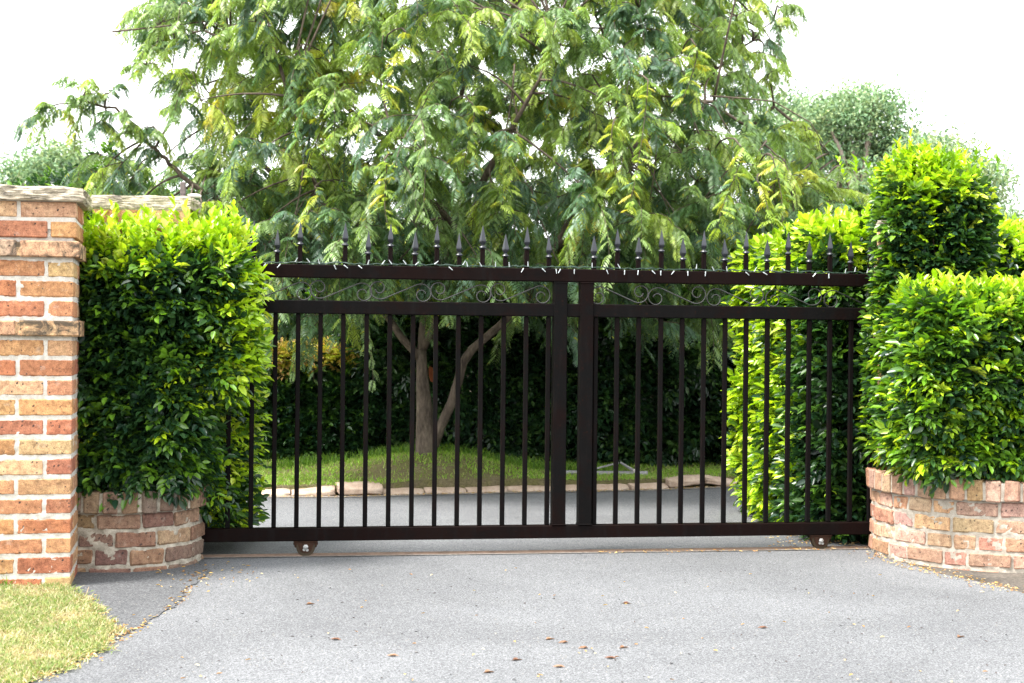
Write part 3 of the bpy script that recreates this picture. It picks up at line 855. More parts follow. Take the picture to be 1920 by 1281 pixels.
while sx_ < 3.2:
    y = kerb_at(sx_); dy = (kerb_at(sx_+.1)-kerb_at(sx_-.1))/.2
    o = link('kerb_stone', kms[i % 4]); px_ = 960 + sx_/y*F
    o.location = (sx_, y+.07, -.022+random.uniform(-.006,.006)); o.rotation_euler = (random.uniform(-.03,.03), random.uniform(-.03,.03), math.atan(dy)+random.uniform(-.03,.03))
    lab = 'low pinkish sandstone kerb stone set in the row between road and back lawn'
    if 'a' not in raised and px_ > 605:
        raised['a'] = 1; o.location.z += .035; o.rotation_euler.y = .02; o.scale = (1.05, 1.1, 1.1); lab = 'lifted kerb stone standing proud of the row, left of the tree mound'
    elif 'a0' not in raised and px_ > 535:
        raised['a0'] = 1; o.rotation_euler.y = -.10; o.location.z += .015; lab = 'tilted kerb stone leaning up towards the lifted one, left of the mound'
    elif 'b' not in raised and px_ > 1285:
        raised['b'] = 1; o.location.z += .045; o.rotation_euler.y = -.06; lab = 'peaked kerb stone pushed up from the row near the right hedge'
    elif 'c' not in raised and px_ > 1345:
        raised['c'] = 1; o.location.z += .03; o.rotation_euler.y = .16; lab = 'kerb stone sloping down beside the peaked one near the right hedge'
    tag(o, lab, 'kerb stone', 'kerb stones along the back lawn'); sx_ += .322*math.cos(math.atan(dy)); i += 1

# grey pole frame lying at the hedge foot
Yp = 11.35; zl = lawn_z(.9, Yp)
def onp(px, py): return at(px, py, Yp)
mf = empty('folding_frame', (0,0,0)); tag(mf, 'grey metal pole frame with folded struts lying on grass by the back hedge', 'pole frame')
a_, b_ = onp(1040, 886), onp(1214, 890)
mb = MB(); mb.tube([a_, a_.lerp(b_, .5), a_.lerp(b_, .9), b_], [.018, .022, .026, .030], 10); mb.build('pole', M['grey_metal'], mf, True)
mb = MB(); mb.tube([onp(1105, 882), onp(1160, 868)], .008, 6); mb.build('strut', M['grey_metal'], mf)
mb = MB(); mb.tube([onp(1163, 867), onp(1190, 884)], [.008,.014], 6); mb.build('strut', M['grey_metal'], mf)
mb = MB(); mb.lathe([(.002,0),(.02,.006),(.02,.03),(.004,.036)], 10, tuple(onp(1191, 887)+Vector((0,-.02,0)))); mb.build('hinge', M['pipe'], mf, True)

# ------------------------------------------------------------------ hedges
def hedge_thing(label, cat='hedge', name='hedge', loc=(0,0,0)):
    r = empty(name, (0,0,0)); tag(r, label, cat); return r
def stems(parent, pts, r0=.018):
    for (x, y, z0, z1) in pts:
        mb = MB(); path = []; 
        for i in range(7): path.append((x+random.uniform(-.03,.03)+.0, y+random.uniform(-.03,.03), z0+(z1-z0)*i/6))
        mb.tube(path, [r0*(1-.8*i/6) for i in range(7)], 6)
        for k in range(5):
            t = random.uniform(.15,.8); a = random.uniform(0, 6.28); z = z0+(z1-z0)*t
            mb.tube([(x,y,z), (x+.10*math.cos(a), y+.10*math.sin(a), z+.10), (x+.2*math.cos(a), y+.2*math.sin(a), z+.24)], [.007,.005,.002], 5)
        mb.build('stem', M['twig'], parent)
CAMP = np.array([0,0,H])
# left hedge in the planter
def f_left(P):
    a = rbox(P, (-1.93, 7.05, .98), (.42, .26, .60), .16)
    b = rbox(P, (-1.62, 7.08, 1.22), (.34, .22, .38), .18)      # bulge over the drive
    c = rbox(P, (-2.6, 7.05, .98), (.6, .25, .56), .12)
    e = ell(P, (-1.62, 7.22, .62), (.17, .10, .36))
    return np.minimum(np.minimum(a, b), np.minimum(c, e)) + .04*fnoise(P, 9, 11) 
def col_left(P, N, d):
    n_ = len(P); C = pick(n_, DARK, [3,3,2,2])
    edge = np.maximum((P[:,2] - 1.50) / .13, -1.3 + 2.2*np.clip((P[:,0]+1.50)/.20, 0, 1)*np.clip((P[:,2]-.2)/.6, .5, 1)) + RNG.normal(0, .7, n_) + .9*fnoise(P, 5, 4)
    m = edge > .35; C[m] = pick(m.sum(), YOUNG_OR_SUNLIT, [2,3,2,1])
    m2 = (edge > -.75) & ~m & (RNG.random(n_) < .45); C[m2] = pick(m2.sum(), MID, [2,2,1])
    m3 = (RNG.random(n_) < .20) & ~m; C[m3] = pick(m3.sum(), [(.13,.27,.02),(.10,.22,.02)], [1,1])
    return C
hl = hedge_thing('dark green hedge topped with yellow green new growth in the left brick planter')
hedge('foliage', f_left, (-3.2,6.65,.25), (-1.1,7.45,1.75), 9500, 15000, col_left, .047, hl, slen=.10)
fs_ = Fol(); xs = np.stack([RNG.uniform(-2.7,-1.33,420), RNG.uniform(6.82,7.25,420), RNG.uniform(1.48,1.60,420)],1)
shoots(fs_, xs, .17, YOUNG_OR_SUNLIT, .05); fs_.build('new_shoots', M['hedge'], hl)
stems(hl, [(-2.5,7.05,.36,1.3),(-2.2,7.05,.36,1.4),(-1.95,7.05,.36,1.4),(-1.75,7.1,.36,1.3)])
# right planter hedge
def f_right(P):
    a = rbox(P, (2.655, 7.58, .945), (.645, .47, .455), .13, .0)
    b = rbox(P, (3.5, 7.55, .945), (.9, .36, .45), .12, .08)
    return np.minimum(a, b) + .045*fnoise(P, 8, 21)
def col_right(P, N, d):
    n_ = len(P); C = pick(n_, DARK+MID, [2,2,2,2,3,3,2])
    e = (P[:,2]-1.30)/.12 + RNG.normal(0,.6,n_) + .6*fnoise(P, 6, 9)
    m = (e > .5) | (RNG.random(n_) < .48); C[m] = pick(m.sum(), YOUNG_OR_SUNLIT+[(.13,.28,.02)], [1,1,1,.5,6])
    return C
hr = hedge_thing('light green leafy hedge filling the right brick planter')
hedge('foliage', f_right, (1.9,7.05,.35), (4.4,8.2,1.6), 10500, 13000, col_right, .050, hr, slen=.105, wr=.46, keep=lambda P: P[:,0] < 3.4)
fs_ = Fol(); xs = np.stack([RNG.uniform(2.0,3.2,300), RNG.uniform(7.15,7.9,300), RNG.uniform(1.32,1.38,300)],1)
shoots(fs_, xs, .11, YOUNG_OR_SUNLIT, .048); fs_.build('new_shoots', M['hedge'], hr)
stems(hr, [(2.4,7.5,.4,1.2),(2.7,7.5,.4,1.25),(3.1,7.5,.4,1.2)])
# climber round the right pillar
def f_top(P):
    a = rbox(P, (cr.x+.03, cr.y-.04, 1.55), (.275, .32, .52), .15, -.24)
    b = ell(P, (cr.x-.04, cr.y-.05, 2.02), (.21, .20, .16))
    return np.minimum(a, b) + .035*fnoise(P, 10, 31)
def col_top(P, N, d):
    n_ = len(P); C = pick(n_, DARK+[(.045,.11,.022)], [3,3,3,3,2])
    e = (P[:,2]-1.93)/.12 - .6*(P[:,0]-cr.x)/.2*0 + RNG.normal(0,.55,n_)
    m = (e > .2) | (RNG.random(n_) < .10); C[m] = pick(m.sum(), YOUNG_OR_SUNLIT+[(.13,.25,.02)], [2,2,1,1,3])
    m = (P[:,0] < cr.x-.2) & (RNG.random(n_) < .4); C[m] = pick(m.sum(), [(.16,.30,.02),(.10,.21,.02)], [1,1])
    return C
ht = hedge_thing('block of small leaved climbing shrub clipped round the top of the right pillar', 'climbing shrub', 'climbing_shrub')
hedge('foliage', f_top, (1.6,7.3,1.1), (2.7,8.5,2.3), 6200, 6500, col_top, .042, ht, slen=.075, wr=.58, k=6)
fs_ = Fol(); xs = np.stack([RNG.normal(cr.x+.02,.14,130), RNG.normal(cr.y-.05,.12,130), RNG.uniform(1.98,2.08,130)],1)
shoots(fs_, xs, .13, YOUNG_OR_SUNLIT[:2]+[(.16,.30,.02)], .040)
xs = np.stack([RNG.normal(cr.x-.12,.02,5), RNG.normal(cr.y-.1,.02,5), RNG.uniform(2.06,2.12,5)],1); shoots(fs_, xs, .2, YOUNG_OR_SUNLIT[:2], .042, 12, .12)
fs_.build('new_shoots', M['hedge'], ht)
stems(ht, [(cr.x-.05,cr.y-.33,.45,1.8),(cr.x+.15,cr.y-.28,.45,1.8)], .012)
# hedge inside the gate on the right
def f_rear(P):
    a = rbox(P, (2.60, 8.98, .92), (1.0, .80, .92), .18, .17)
    return a + .07*fnoise(P, 6, 41)
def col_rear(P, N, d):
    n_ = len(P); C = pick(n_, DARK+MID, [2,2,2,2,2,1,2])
    e = np.maximum((P[:,2]-1.55)/.18, -1.9 + 2.9*np.clip((-.74-((P[:,0]-2.60)*.985+(P[:,1]-8.98)*.169))/.18, 0, 1)*np.clip((P[:,1]-7.95)/.9, .15, 1)) + RNG.normal(0,.8,n_) + .8*fnoise(P, 5, 2)  # top term is new growth; left-face term paints sunlight into the leaf colour
    m = e > .55; C[m] = pick(m.sum(), YOUNG_OR_SUNLIT, [2,3,2,1])
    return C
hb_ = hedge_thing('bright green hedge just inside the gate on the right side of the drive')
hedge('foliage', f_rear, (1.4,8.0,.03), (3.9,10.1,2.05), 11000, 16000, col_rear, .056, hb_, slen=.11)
fs_ = Fol(); xs = np.stack([RNG.uniform(1.75,3.6,520), RNG.uniform(8.3,9.7,520), RNG.uniform(1.72,1.80,520)],1)
shoots(fs_, xs, .13, YOUNG_OR_SUNLIT, .05); fs_.build('new_shoots', M['hedge'], hb_)
stems(hb_, [(2.1,8.8,0,1.5),(2.5,8.9,0,1.5),(2.9,9.0,0,1.5)])
# small hedge inside the gate on the left
def f_lback(P): return rbox(P, (-2.15, 7.72, .62), (.72, .26, .62), .16, .05) + .06*fnoise(P, 7, 51)
hq = hedge_thing('leafy hedge just inside the gate at its left end, hanging over the road')
def col_lback(P, N, d):
    C = pick(len(P), DARK+MID, [2,2,2,2,2,2,1]); m = (P[:,0] > -1.62) & (RNG.random(len(P)) < .5); C[m] = pick(m.sum(), YOUNG_OR_SUNLIT, [1]*4); return C
hedge('foliage', f_lback, (-3,7.42,.12), (-1.25,8.1,1.35), 3600, 5000, col_lback, .048, hq, slen=.10)
stems(hq, [(-1.9,7.72,0,1),(-2.3,7.72,0,1)])
# clipped hedge with orange tips at the back left
def hz_back(P): return rbox(P, (-2.9, 12.45, .55), (1.75, .42, .55), .12, .10) + .05*fnoise(P, 5, 61)
def col_back(P, N, d):
    n_ = len(P); C = pick(n_, DARK+MID, [2,2,3,2,1,.6,1]); e = (P[:,2]-.88)/.10 + RNG.normal(0,.5,n_)
    m = e > .1; C[m] = pick(m.sum(), [(.70,.52,.16),(.70,.44,.18),(.50,.55,.06),(.66,.58,.12)], [2,2,2,2])
    m = (e > -1.4) & ~m & (RNG.random(n_) < .5); C[m] = pick(m.sum(), MID, [1,1,1]); return C
hk = hedge_thing('clipped dark hedge with a flush of orange new tips behind the back lawn')
hedge('foliage', hz_back, (-4.9,11.8,.05), (-.95,13.1,1.2), 11000, 9000, col_back, .05, hk, slen=.09)
stems(hk, [(-2.0,12.4,.1,.9),(-2.8,12.4,.1,.9)])
# dark shrubs behind the tree
def shrub(label, c, b, n1, n2, cols, probs, leaf, seed, top=None, lo=0.0):
    f = lambda P: ell(P, c, b) + .16*fnoise(P, 2.6, seed) + .05*fnoise(P, 7, seed+1)
    r = hedge_thing(label, 'shrub', 'shrub')
    def cf(P, N, d):
        C = pick(len(P), cols, probs)
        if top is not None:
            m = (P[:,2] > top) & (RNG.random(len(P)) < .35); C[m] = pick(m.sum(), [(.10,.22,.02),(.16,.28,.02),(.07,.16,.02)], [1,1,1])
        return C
    keep = lambda P: (P[:,2] > lo) & (P[:,1] < c[1]+.45*b[1])
    hedge('foliage', f, (c[0]-b[0]-.3, c[1]-b[1]-.3, lo), (c[0]+b[0]+.3, c[1]+b[1]*.5, c[2]+b[2]+.3), n1, n2, cf, leaf, r, keep, slen=.13)
    stems(r, [(c[0]-.1,c[1],.05,c[2]+.2*b[2]),(c[0]+.25,c[1]+.1,.05,c[2]+.2*b[2])], .03)
    return r
SD = [(.020,.056,.022), (.034,.086,.028), (.020,.052,.028), (.075,.15,.04)]
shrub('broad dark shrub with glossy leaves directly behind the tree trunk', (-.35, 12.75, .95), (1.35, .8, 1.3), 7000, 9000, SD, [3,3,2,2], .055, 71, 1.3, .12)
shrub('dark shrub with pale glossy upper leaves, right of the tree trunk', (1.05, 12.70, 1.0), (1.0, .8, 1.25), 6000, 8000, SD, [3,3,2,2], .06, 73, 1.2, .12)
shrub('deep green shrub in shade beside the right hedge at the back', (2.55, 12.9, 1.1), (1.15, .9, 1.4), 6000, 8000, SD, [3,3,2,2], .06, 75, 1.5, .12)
shrub('tall leafy shrub rising behind the orange tipped hedge', (-1.9, 13.6, 1.25), (1.3, .7, 1.35), 5500, 5000, SD+[(.05,.12,.02)], [2,3,2,2,2], .055, 77, 1.4, .2)
shrub('tall leafy shrub at the far left behind the pillars', (-4.0, 13.4, 1.2), (1.5, .8, 1.45), 5000, 5000, SD+[(.05,.12,.02)], [2,3,2,2,2], .06, 79, 1.5, .2)

def f_row(P): return rbox(P, (-.4, 14.9, 1.0), (5.2, .5, 1.05), .15) + .10*fnoise(P, 3, 91)
hw = hedge_thing('long dark boundary hedge glimpsed behind all the garden shrubs at the back')
hedge('foliage', f_row, (-5.8,14.2,.05), (5.0,15.2,2.3), 9000, 12000, lambda P, N, d: pick(len(P), SD, [3,3,2,1]), .09, hw, slen=.16, keep=lambda P: P[:,1] < 15.0)
stems(hw, [(-3,14.9,0,1.5),(0,14.9,0,1.5),(2.5,14.9,0,1.5)], .03)
# ------------------------------------------------------------------ big drooping tree
def bez(a, b, c, d_, n_):
    return [a*(1-t)**3 + b*3*t*(1-t)**2 + c*3*t*t*(1-t) + d_*t**3 for t in [i/(n_-1) for i in range(n_)]]
tree = empty('feathery_tree', (TB.x, TB.y, lawn_z(TB.x, TB.y)-.02))
tag(tree, 'large spreading tree with drooping feathery leaves on the grassy mound behind the gate', 'tree')
off = Vector((TB.x, TB.y, lawn_z(TB.x, TB.y)-.02))
def loc_(p): return Vector(p)-off
tm = MB()
TY = TB.y
trunk = [at(797,872,TY), at(798,845,TY), at(797,810,TY), at(796,770,TY), at(793,730,TY), at(791,690,TY), at(790,655,TY)]
tm.tube([loc_(p) for p in trunk], [.115,.083,.074,.066,.055,.044,.040], 12)
rb = [at(812,835,TY), at(826,800,TY-.02), at(846,757,TY-.05), at(860,712,TY-.08), at(868,680,TY-.1), at(884,656,TY-.12), at(912,632,TY-.15), at(940,608,TY-.2), at(985,560,TY-.25), at(1040,470,TY-.3), at(1080,380,TY-.3)]
tm.tube([loc_(p) for p in rb], [.050,.040,.038,.037,.036,.035,.032,.030,.028,.024,.018], 10)
lb = [at(788,672,TY), at(772,654,TY), at(752,632,TY), at(738,610,TY+.02), at(700,560,TY+.05), at(640,480,TY+.1), at(590,400,TY+.1)]
tm.tube([loc_(p) for p in lb], [.034,.032,.030,.028,.026,.022,.016], 10)
mb1 = [at(791,660,TY), at(793,620,TY), at(800,560,TY+.05), at(812,480,TY+.1), at(830,380,TY+.1), at(850,270,TY+.1), at(870,150,TY), at(880,40,TY)]
tm.tube([loc_(p) for p in mb1], [.036,.034,.032,.030,.027,.022,.018,.012], 10)
mb2 = [at(793,655,TY), at(806,630,TY-.05), at(814,600,TY-.1), at(835,540,TY-.3), at(870,450,TY-.6), at(900,350,TY-.9)]
tm.tube([loc_(p) for p in mb2], [.030,.028,.026,.024,.020,.014], 9)
tm.build('trunk', M['bark'], tree, True)
poly = [(300,-230),(285,20),(350,110),(375,200),(410,270),(330,290),(210,300),(160,345),(220,430),(360,450),(470,545),(580,590),(760,590),(900,585),(1080,595),(1250,610),(1360,590),(1410,540),(1440,440),(1560,440),(1580,360),(1530,290),(1440,235),(1370,190),(1400,110),(1420,30),(1380,-230)]
rr_ = random.Random(21); cl_pts = []
tries = 0
while tries < 60000 and len(cl_pts) < 520:
    tries += 1
    x, y = rr_.uniform(150,1600), rr_.uniform(-230,610)
    if not inpoly(np.array([[x,y]]), poly)[0] or (y > 545 and 700 < x < 960): continue
    if any((x-a)**2+(y-b)**2 < 47**2 for a, b, _ in cl_pts) if y < 330 else any((x-a)**2+(y-b)**2 < 38**2 for a, b, _ in cl_pts): continue
    cxn = abs((x-900)/760); cyn = max(0, min(1, (y+250)/860))
    dmax = 2.0*math.sqrt(max(.05, 1-min(1,cxn)**2))*(.55+.45*math.sin(PI*min(1, .2+.75*cyn)))
    Y = TY + rr_.uniform(-dmax, dmax*.45)
    if y > 520: Y = TY + rr_.uniform(-1.2, 1.6)
    cl_pts.append((x, y, Y))
extra = [(75,215,10.6),(110,205,10.6),(160,195,10.6),(190,225,10.6),(225,215,10.6),(255,250,10.65),(300,285,10.7),(155,160,10.6),(205,175,10.6),(290,240,10.7),(1445,75,11.2),(1452,40,11.2),(1430,110,11.2),(1400,150,11.2),(330,40,11),(300,60,11),(300,95,11),(320,140,11),(345,190,11),(1300,30,11.5),(1345,20,11.4),(1340,90,11.4),(1390,60,11.3),(1580,400,11.2),(1595,360,11.2),(1560,440,11.2),(1590,320,11.2),(1500,250,11.2),(1540,280,11.2),(1460,15,11.2),(1440,140,11.2),(1360,170,11.2),(280,120,11),(270,30,11)]
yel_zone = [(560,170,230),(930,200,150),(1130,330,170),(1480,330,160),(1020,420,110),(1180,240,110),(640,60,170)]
limb_nodes = [Vector(p) for path in (rb[4:], lb[2:], mb1[1:], mb2[1:]) for p in path]
# main limbs reaching to the sides
limbs = [
    [at(640,480,TY+.1), at(520,430,TY-.1), at(420,380,TY-.35), at(340,330,TY-.5), at(310,300,TY-.55), at(270,262,TY-.6), at(215,205,TY-.65), at(150,190,TY-.65), at(75,205,TY-.65)],
    [at(830,380,TY+.1), at(720,260,TY-.2), at(600,160,TY-.5), at(480,90,TY-.6), at(380,60,TY-.5), at(300,50,TY-.4)],
    [at(1080,380,TY-.3), at(1180,280,TY-.2), at(1280,190,TY), at(1370,110,TY), at(1450,40,TY)],
    [at(1040,470,TY-.3), at(1150,350,TY-.7), at(1260,190,TY-.9), at(1340,190,TY-1.0), at(1420,260,TY-1.0), at(1470,300,TY-1.0)],
    [at(985,560,TY-.25), at(1150,440,TY+.3), at(1300,330,TY+.3), at(1450,200,TY+.1), at(1530,260,TY), at(1575,310,TY)],
    [at(850,270,TY+.1), at(980,160,TY-.3), at(1110,90,TY-.5), at(1200,20,TY-.4)],
    [at(850,270,TY+.1), at(760,130,TY+.3), at(650,10,TY+.4), at(560,-100,TY+.3)],
    [at(900,350,TY-.9), at(960,240,TY-1.3), at(1010,150,TY-1.5), at(1040,60,TY-1.4)],
    [at(590,400,TY+.1), at(480,300,TY+.4), at(420,220,TY+.4), at(380,160,TY+.3)],
    [at(870,150,TY), at(1000,-40,TY+.1), at(1150,-140,TY)],
    [at(640,480,TY+.1), at(600,380,TY-.7), at(570,270,TY-1.2), at(540,180,TY-1.4)],
    [at(870,450,TY-.6), at(800,360,TY-1.2), at(740,260,TY-1.5)],
]
bmb = MB()
for L_ in limbs:
    pp = []
    for a, b in zip(L_[:-1], L_[1:]):
        for i in range(4): pp.append(a.lerp(b, i/4)+Vector((random.uniform(-.012,.012), random.uniform(-.012,.012), random.uniform(-.012,.012))))
    pp.append(L_[-1]); m_ = len(pp)
    bmb.tube([loc_(p) for p in pp], [.026*(1-.82*i/(m_-1)) for i in range(m_)], 7)
    limb_nodes += pp[2:]
LN = np.array([tuple(p) for p in limb_nodes])
fol = Fol(); yellows = [(.38,.46,.07),(.44,.47,.07),(.34,.44,.08),(.46,.42,.06)]
greens = [(.11,.205,.105),(.14,.25,.11),(.11,.195,.125),(.18,.29,.115),(.22,.33,.12)]
lims = [(.28,.40,.09),(.35,.45,.10),(.26,.38,.12)]
FP, FD, FN, FL, FC = [], [], [], [], []
for ci, (x, y, Y) in enumerate(cl_pts + extra):
    isx = ci >= len(cl_pts)
    c = at(x, y, Y)
    dd = np.linalg.norm(LN-np.array(c), axis=1); nb = Vector(LN[dd.argmin()])
    if (c-nb).length > .08:
        mid_p = nb.lerp(c, .5) + Vector((random.uniform(-.08,.08), random.uniform(-.08,.08), random.uniform(0,.14)))
        q0 = bez(nb, nb.lerp(mid_p, .7), mid_p.lerp(c, .3), c, 7)
        bmb.tube([loc_(p) for p in q0], [.010*(1-.6*i/6) for i in range(7)], 5)
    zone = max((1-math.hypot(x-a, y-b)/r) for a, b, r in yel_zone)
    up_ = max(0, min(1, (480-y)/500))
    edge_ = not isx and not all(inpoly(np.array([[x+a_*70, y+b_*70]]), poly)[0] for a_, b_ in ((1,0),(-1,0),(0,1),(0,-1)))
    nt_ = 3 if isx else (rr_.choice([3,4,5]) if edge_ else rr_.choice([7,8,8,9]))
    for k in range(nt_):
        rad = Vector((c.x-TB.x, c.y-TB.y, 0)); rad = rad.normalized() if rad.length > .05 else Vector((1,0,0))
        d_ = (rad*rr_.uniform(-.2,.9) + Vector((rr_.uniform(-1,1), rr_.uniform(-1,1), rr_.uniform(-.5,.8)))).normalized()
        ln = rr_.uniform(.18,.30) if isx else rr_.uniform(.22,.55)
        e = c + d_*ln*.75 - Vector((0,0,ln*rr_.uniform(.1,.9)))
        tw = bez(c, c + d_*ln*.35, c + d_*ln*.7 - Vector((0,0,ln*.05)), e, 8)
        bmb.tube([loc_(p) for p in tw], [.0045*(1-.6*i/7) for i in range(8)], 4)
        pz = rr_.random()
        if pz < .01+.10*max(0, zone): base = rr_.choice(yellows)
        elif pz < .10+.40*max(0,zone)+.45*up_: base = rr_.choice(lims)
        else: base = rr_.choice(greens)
        nf = 11 if isx else rr_.choice([14,15,16,18])
        for i in range(nf):
            t = (i+.6)/nf; p = tw[min(7, int(t*7))].lerp(tw[min(7, int(t*7)+1)], t*7-int(t*7))
            axis = (e-c).normalized()
            sd = axis.cross(Vector((0,0,1))); sd = sd.normalized() if sd.length > .1 else Vector((1,0,0))
            fd = (sd*(1 if i % 2 else -1)*rr_.uniform(.4,1) + axis*rr_.uniform(.2,.8) + Vector((rr_.uniform(-.3,.3), rr_.uniform(-.3,.3), rr_.uniform(-.85,.15)))).normalized()
            FP.append(tuple(p)); FD.append(tuple(fd)); FL.append(rr_.uniform(.06,.118)*(.85 if isx else 1))
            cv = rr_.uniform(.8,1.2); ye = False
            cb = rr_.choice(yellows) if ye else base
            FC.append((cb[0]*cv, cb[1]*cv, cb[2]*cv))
hang = [(1215,150,250),(1203,260,180),(1300,200,220),(1385,270,160),(1345,300,150),(1240,230,150),(1150,230,120),(1010,330,160),(950,150,170),(880,190,120),(820,220,120),(690,120,120),(610,200,140),(540,150,130),(450,260,120),(1450,300,130),(1500,320,120),(1540,330,110),(1420,340,110),(1480,240,110),(1570,330,100),(720,300,130),(1090,120,150),(1020,200,140),(970,250,140),(1130,400,100),(1270,330,130),(560,90,120),(500,170,110),(640,60,100),(760,60,120),(860,60,110),(1180,60,110),(1300,80,110),(420,180,100),(480,340,110),(590,350,110),(820,380,110),(1050,300,150)]
for (hx, hy, hl_) in hang[::3]:
    Yh = TY - rr_.uniform(1.5, 2.1); a = at(hx, hy, Yh); L_ = hl_/F*Yh
    e = a + Vector((rr_.uniform(-.15,.15), rr_.uniform(-.15,.1), -L_))
    tw = bez(a, a+Vector((rr_.uniform(-.1,.1),0,-L_*.1)), a.lerp(e,.6)+Vector((rr_.uniform(-.06,.06),0,0)), e, 12)
    bmb.tube([loc_(p) for p in tw], [.005*(1-.6*i/11) for i in range(12)], 4)
    up = a + Vector((rr_.uniform(-.2,.2), .5, .12)); bmb.tube([loc_(p) for p in bez(a, a+Vector((0,.1,.08)), up, up+Vector((0,.2,-.05)), 5)], .006, 4)
    nf = int(L_/.021)
    for i in range(nf):
        t = (i+.5)/nf; j = min(10, int(t*11)); p = tw[j].lerp(tw[j+1], t*11-j)
        an = rr_.uniform(0, 6.28)
        fd = Vector((math.cos(an), math.sin(an)*.8, rr_.uniform(-.6,.3))).normalized()
        cb = rr_.choice(lims+lims+yellows+greens[2:4]); cv = rr_.uniform(.85,1.2)
        FP.append(tuple(p)); FD.append(tuple(fd)); FL.append(rr_.uniform(.05,.12)); FC.append((cb[0]*cv, cb[1]*cv, cb[2]*cv))
FP, FD, FL, FC = map(np.array, (FP, FD, FL, FC)); nF = len(FP)
print('fronds', nF)
K = 9; Zd = np.array([0,0,1.0])
S0 = nrm(np.cross(FD, Zd + rnd_unit(nF)*.3)); U0 = nrm(np.cross(S0, FD)); sag = RNG.uniform(.25,.8,nF)
FP = FP - np.array(off)
for i in range(K):
    t = (i+.7)/K
    rp = FP + FD*(FL*t)[:,None] - Zd*(FL*sag*t*t)[:,None]
    td = nrm(FD - Zd*(2*sag*t)[:,None])
    prof = .46*math.sin(PI*(.22+.70*t))+.06
    for sg in (-1, 1):
        D = S0*sg*.95 + td*.50 - Zd*.20 + rnd_unit(nF)*.10
        pl = FL*prof*RNG.uniform(.85,1.15,nF)
        cc_ = FC*(.8+.4*RNG.random((nF,1))); ym = RNG.random(nF) < .02; cc_[ym] = np.array([.40,.40,.05])
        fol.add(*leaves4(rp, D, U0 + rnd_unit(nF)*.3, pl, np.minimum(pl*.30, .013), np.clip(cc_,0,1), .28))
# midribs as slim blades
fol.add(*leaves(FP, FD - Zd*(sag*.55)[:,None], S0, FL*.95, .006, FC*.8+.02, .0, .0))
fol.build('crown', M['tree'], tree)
# long bare hanging twigs
for pts in ([(1215,150),(1210,200),(1203,260),(1215,310),(1235,350),(1255,400),(1270,440)], [(1240,180),(1300,185),(1340,200),(1375,260),(1385,340),(1380,410)], [(1290,200),(1310,250),(1340,310),(1355,380),(1360,430)], [(1110,140),(1140,190),(1150,240),(1165,290),(1180,320)], [(1240,230),(1232,270),(1226,330),(1218,380)], [(1330,180),(1400,185),(1450,190),(1520,230),(1555,290)], [(995,350),(1010,400),(1040,480),(1052,500)], [(965,120),(960,180),(950,240),(948,310)], [(540,150),(600,160),(680,155)], [(210,60),(390,40),(430,55)] ):
    dY = 9.9
    pp = [at(a, b, dY+.02*i) for i, (a, b) in enumerate(pts)]
    bmb.tube([loc_(p) for p in pp], [.007*(1-.6*i/(len(pp)-1)) for i in range(len(pp))], 5)
bmb.build('branches', M['bark'], tree, True)
for (a, b) in ((1386,295),(1330,290)):
    mb = MB(); pp = [at(a, b-18, 10.1), at(a-2, b-6, 10.08), at(a+1, b+8, 10.08), at(a+6, b+18, 10.1)]
    mb.tube([loc_(p) for p in pp], [.004,.018,.017,.004], 7); mb.build('seed_pod', M['pod'], tree, True)
# rusty wire bundle on the trunk
rw = MB()
cw = at(809, 702, TY-.02)
for k in range(5):
    a0 = random.uniform(0, 3); ax = random.uniform(.018,.03)
    rw.tube([cw + Vector((ax*math.cos(t_+a0)*.7, .01*math.sin(t_), .06*math.sin(t_+a0*.4))) for t_ in [i*6.28/14 for i in range(15)]], .003, 5)
ro = rw.build('wire_bundle', plain('orange_rust', (.16,.045,.015), .8, .2)); tag(ro, 'rusty orange wire bundle hanging against the tree trunk', 'wire bundle')

# ------------------------------------------------------------------ far gum trees
def gum(label, base, Y, puffs, leaf, ncl, seed, cols, trunk_px):
    root = empty('gum_tree', (at(base, 640, Y).x, Y, 0)); tag(root, label, 'tree', 'distant gum trees')
    o = Vector(root.location); s = Y/60.0; f_ = Fol(); r = random.Random(seed)
    tmb = MB()
    foot = Vector((o.x, Y, -.05)); fork = at(trunk_px[0], trunk_px[1], Y)
    tmb.tube([foot-o, foot.lerp(fork,.5)-o+Vector((.2*s,0,0)), fork-o], [.35*s,.28*s,.2*s], 8)
    for (x, y, rx, ry) in puffs:
        c = at(x, y, Y + r.uniform(-2,2)*s); R = Vector((rx, (rx+ry)/2, ry))*(Y/F)
        tmb.tube([fork-o, fork.lerp(c,.5)-o+Vector((0,0,.5*s)), c-o], [.14*s,.09*s,.03*s], 6)
        n_ = int(ncl*.62*rx*ry/2500)+9
        q = rnd_unit(n_)*(RNG.random((n_,1))**.42); q = q*np.array(R)*.86*(1+.7*fnoise(q*3, 2.6, seed))[:,None]
        P = np.array(c)+q
        # clumps of leaves
        m = 60
        PP = np.repeat(P, m, axis=0) + RNG.normal(0, leaf*2.3, (n_*m, 3))*np.array([1.25,1.25,.7])
        C = np.repeat(pick(n_, cols, [1]*len(cols)), m, axis=0)*np.repeat(.65+.7*RNG.random((n_,1)), m, axis=0)*(.8+.4*RNG.random((n_*m,1)))
        f_.add(*leaves(PP-np.array(o), rnd_unit(n_*m)-Zd*.5, rnd_unit(n_*m), leaf, leaf*.45, np.clip(C,0,1)))
    tmb.build('trunk', M['gumbark'], root, True); f_.build('crown', M['gum'], root)
GC = [(.19,.31,.16), (.25,.36,.19), (.14,.25,.13), (.29,.37,.17)]  # grey-green gum leaves, kept pale so the colour stands in for distance haze
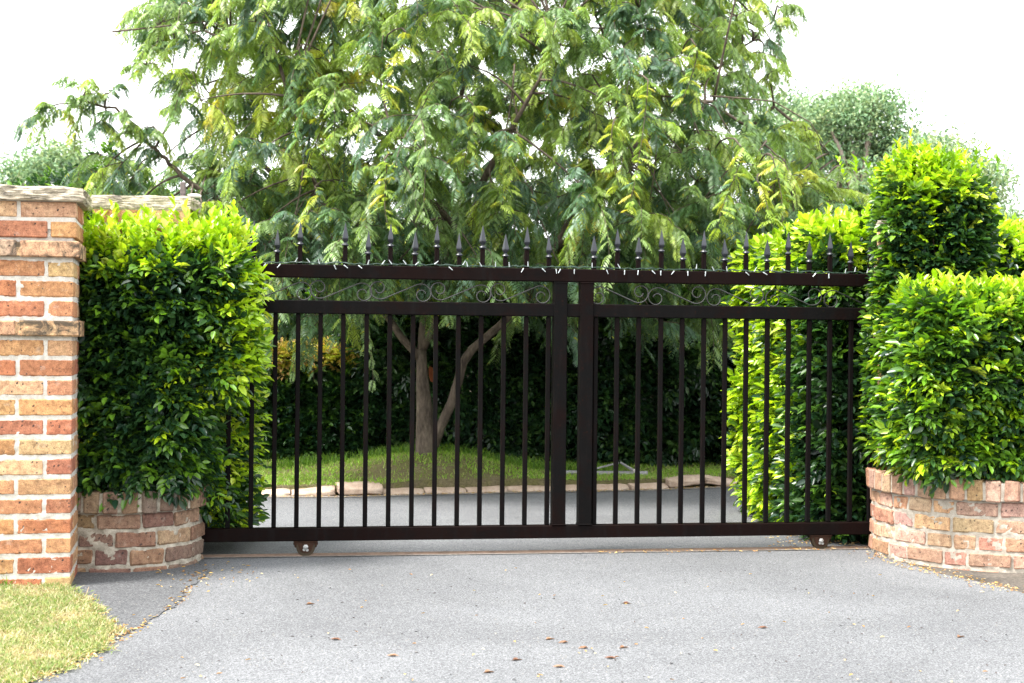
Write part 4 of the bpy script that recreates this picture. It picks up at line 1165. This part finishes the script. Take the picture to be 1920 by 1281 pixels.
gum('biggest pale grey green gum tree, beyond the right side of the big tree', 1600, 62, [(1590,230,60,50),(1640,225,55,45),(1560,290,60,50),(1640,290,60,50),(1690,275,40,40),(1600,350,60,40),(1660,350,50,40),(1545,215,30,25),(1600,190,40,22),(1640,190,35,20)], .21, 34, 5, GC, (1610,400))
gum('pale gum tree half hidden behind the right edge of the big tree', 1470, 68, [(1465,215,55,35),(1510,215,30,30),(1440,260,50,40),(1490,280,60,40),(1470,330,60,40),(1540,370,50,40)], .22, 34, 6, GC, (1470,400))
gum('thin sparse gum tree with open crown behind the clipped climbing shrub', 1830, 58, [(1750,275,30,22),(1790,290,26,20),(1770,310,34,18),(1830,320,26,20),(1860,330,20,20),(1845,365,18,14),(1725,300,24,22)], .19, 30, 7, GC, (1800,420))
gum('pale round gum tree showing above the front pillar at the far left', 90, 60, [(95,305,42,26),(60,320,40,26),(130,300,34,26),(30,335,30,20),(120,330,50,22)], .20, 34, 8, GC, (90,420))
gum('low distant gum tree just above the hedge at the right edge', 1890, 70, [(1880,412,30,10),(1850,405,18,9)], .25, 30, 9, GC, (1880,470))

# ------------------------------------------------------------------ fallen leaves
def ground_leaves(name, P, L_, cols, kind=None):
    n_ = len(P); a = RNG.random(n_)*6.28
    D = np.stack([np.cos(a), np.sin(a), RNG.uniform(-.1,.25,n_)],1); N_ = nrm(Zd+rnd_unit(n_)*.35)
    V, Q, C = leaves(P, D, N_, L_*(.5+RNG.random(n_)), L_*.45, pick(n_, cols, [1]*len(cols))*(.7+.5*RNG.random((n_,1))), .3, .1)
    return link(name, np_mesh(name, V, Q, C, M['litter']))
YL = [(.55,.38,.12), (.60,.42,.18), (.42,.22,.07), (.62,.52,.30), (.5,.3,.08), (.30,.16,.07)]
sets = []
fe = [Vector((a[0],a[1],0)) for a in fl[2:10]]
for a, b in zip(fe[:-1], fe[1:]):
    t = RNG.random(70)[:,None]; p = np.array(a)*(1-t)+np.array(b)*t + RNG.normal(0,.035,(70,3))*np.array([1,1,0]); p[:,2] = .010; sets.append(p)
for a, b in zip(seam[:-1], seam[1:]):
    nn = 60; t = RNG.random(nn); p = np.array(a)*(1-t)[:,None] + np.array(b)*t[:,None]
    p[:,0] += RNG.normal(-.02,.05,nn); p[:,1] += RNG.normal(0,.06,nn); p[:,2] = .006; sets.append(p)
p = np.stack([RNG.uniform(1.45,2.02,500), RNG.uniform(7.85,8.9,500), np.full(500,.006)],1); p = p[RNG.random(len(p)) < np.clip((p[:,0]-1.35)/.6,0,1)]; sets.append(p)
p = np.array(G1)+np.outer(RNG.uniform(1.5,2.9,110), np.array(gd)) + np.stack([0*RNG.random(110), RNG.normal(-.03,.035,110), 0*RNG.random(110)],1); p[:,2] = .008; sets.append(p)
xk = RNG.uniform(-3,3,700); sets.append(np.stack([xk, np.array([kerb_at(x) for x in xk])-.03-np.abs(RNG.normal(0,.05,700)), np.full(700,.010)],1))
ck = [gp(a,b) for a,b in ((392,1072),(352,1106),(336,1128),(322,1142),(268,1176),(236,1190))]
for a, b in zip(ck[:-1], ck[1:]):
    t = RNG.random(16)[:,None]; p = np.array(a)*(1-t)+np.array(b)*t + RNG.normal(0,.016,(16,3))*np.array([1,1,0]); p[:,2] = .008; sets.append(p)
p = np.array([tuple(gp(a, b, .006)) for a, b in zip(np.clip(RNG.normal(370,60,70),300,480), RNG.normal(1075,14,70))]); sets.append(p)
p = np.array([tuple(gp(a, b, .006)) for a, b in zip(RNG.uniform(280,1900,80), RNG.uniform(1060,1281,80))]); sets.append(p)
lt = ground_leaves('leaf_litter', np.concatenate(sets), .017, YL); tag(lt, kind='stuff')
p = np.array([tuple(gp(a, b, .006)) for a, b in zip(RNG.uniform(300,1900,170), RNG.uniform(1060,1281,170))]); p[:,2] = .003
dk = ground_leaves('dark_debris', p, .012, [(.03,.02,.016),(.06,.03,.02),(.02,.02,.02)]); tag(dk, kind='stuff')
fmb = None
spots = [(572,1134),(640,1200),(1021,1200),(1066,1204),(958,1239),(1060,1251),(1160,1216),(1156,1235),(905,1262),(1103,1214),(1165,1132),(748,1230),(1794,1196),(1440,1177)]
lp = np.array([[0,0,.004]]); base_me = []
for i in range(3):
    V, Q, C = leaves(np.array([[0,0,.001],[.008,.004,.002]]), np.array([[1,.1,.04],[.8,.5,.1]]), np.array([[0,.3,1.],[.2,-.3,1.]]), np.array([.045,.028]), np.array([.015,.012]), np.array([[(.22,.12,.07),(.16,.08,.05),(.27,.16,.10)][i]]*2), .2, .04)
    base_me.append(np_mesh('fallen_leaf', V, Q, C, M['litter']))
for i, (a, b) in enumerate(spots):
    o = link('fallen_leaf', base_me[i % 3]); o.location = gp(a, b, .001); o.rotation_euler = (0,0,random.uniform(-.5,.5)+(PI if i % 2 else 0))
    tag(o, 'small curled brown dead leaf lying on the open asphalt drive', 'fallen leaf', 'brown leaves scattered on the driveway')
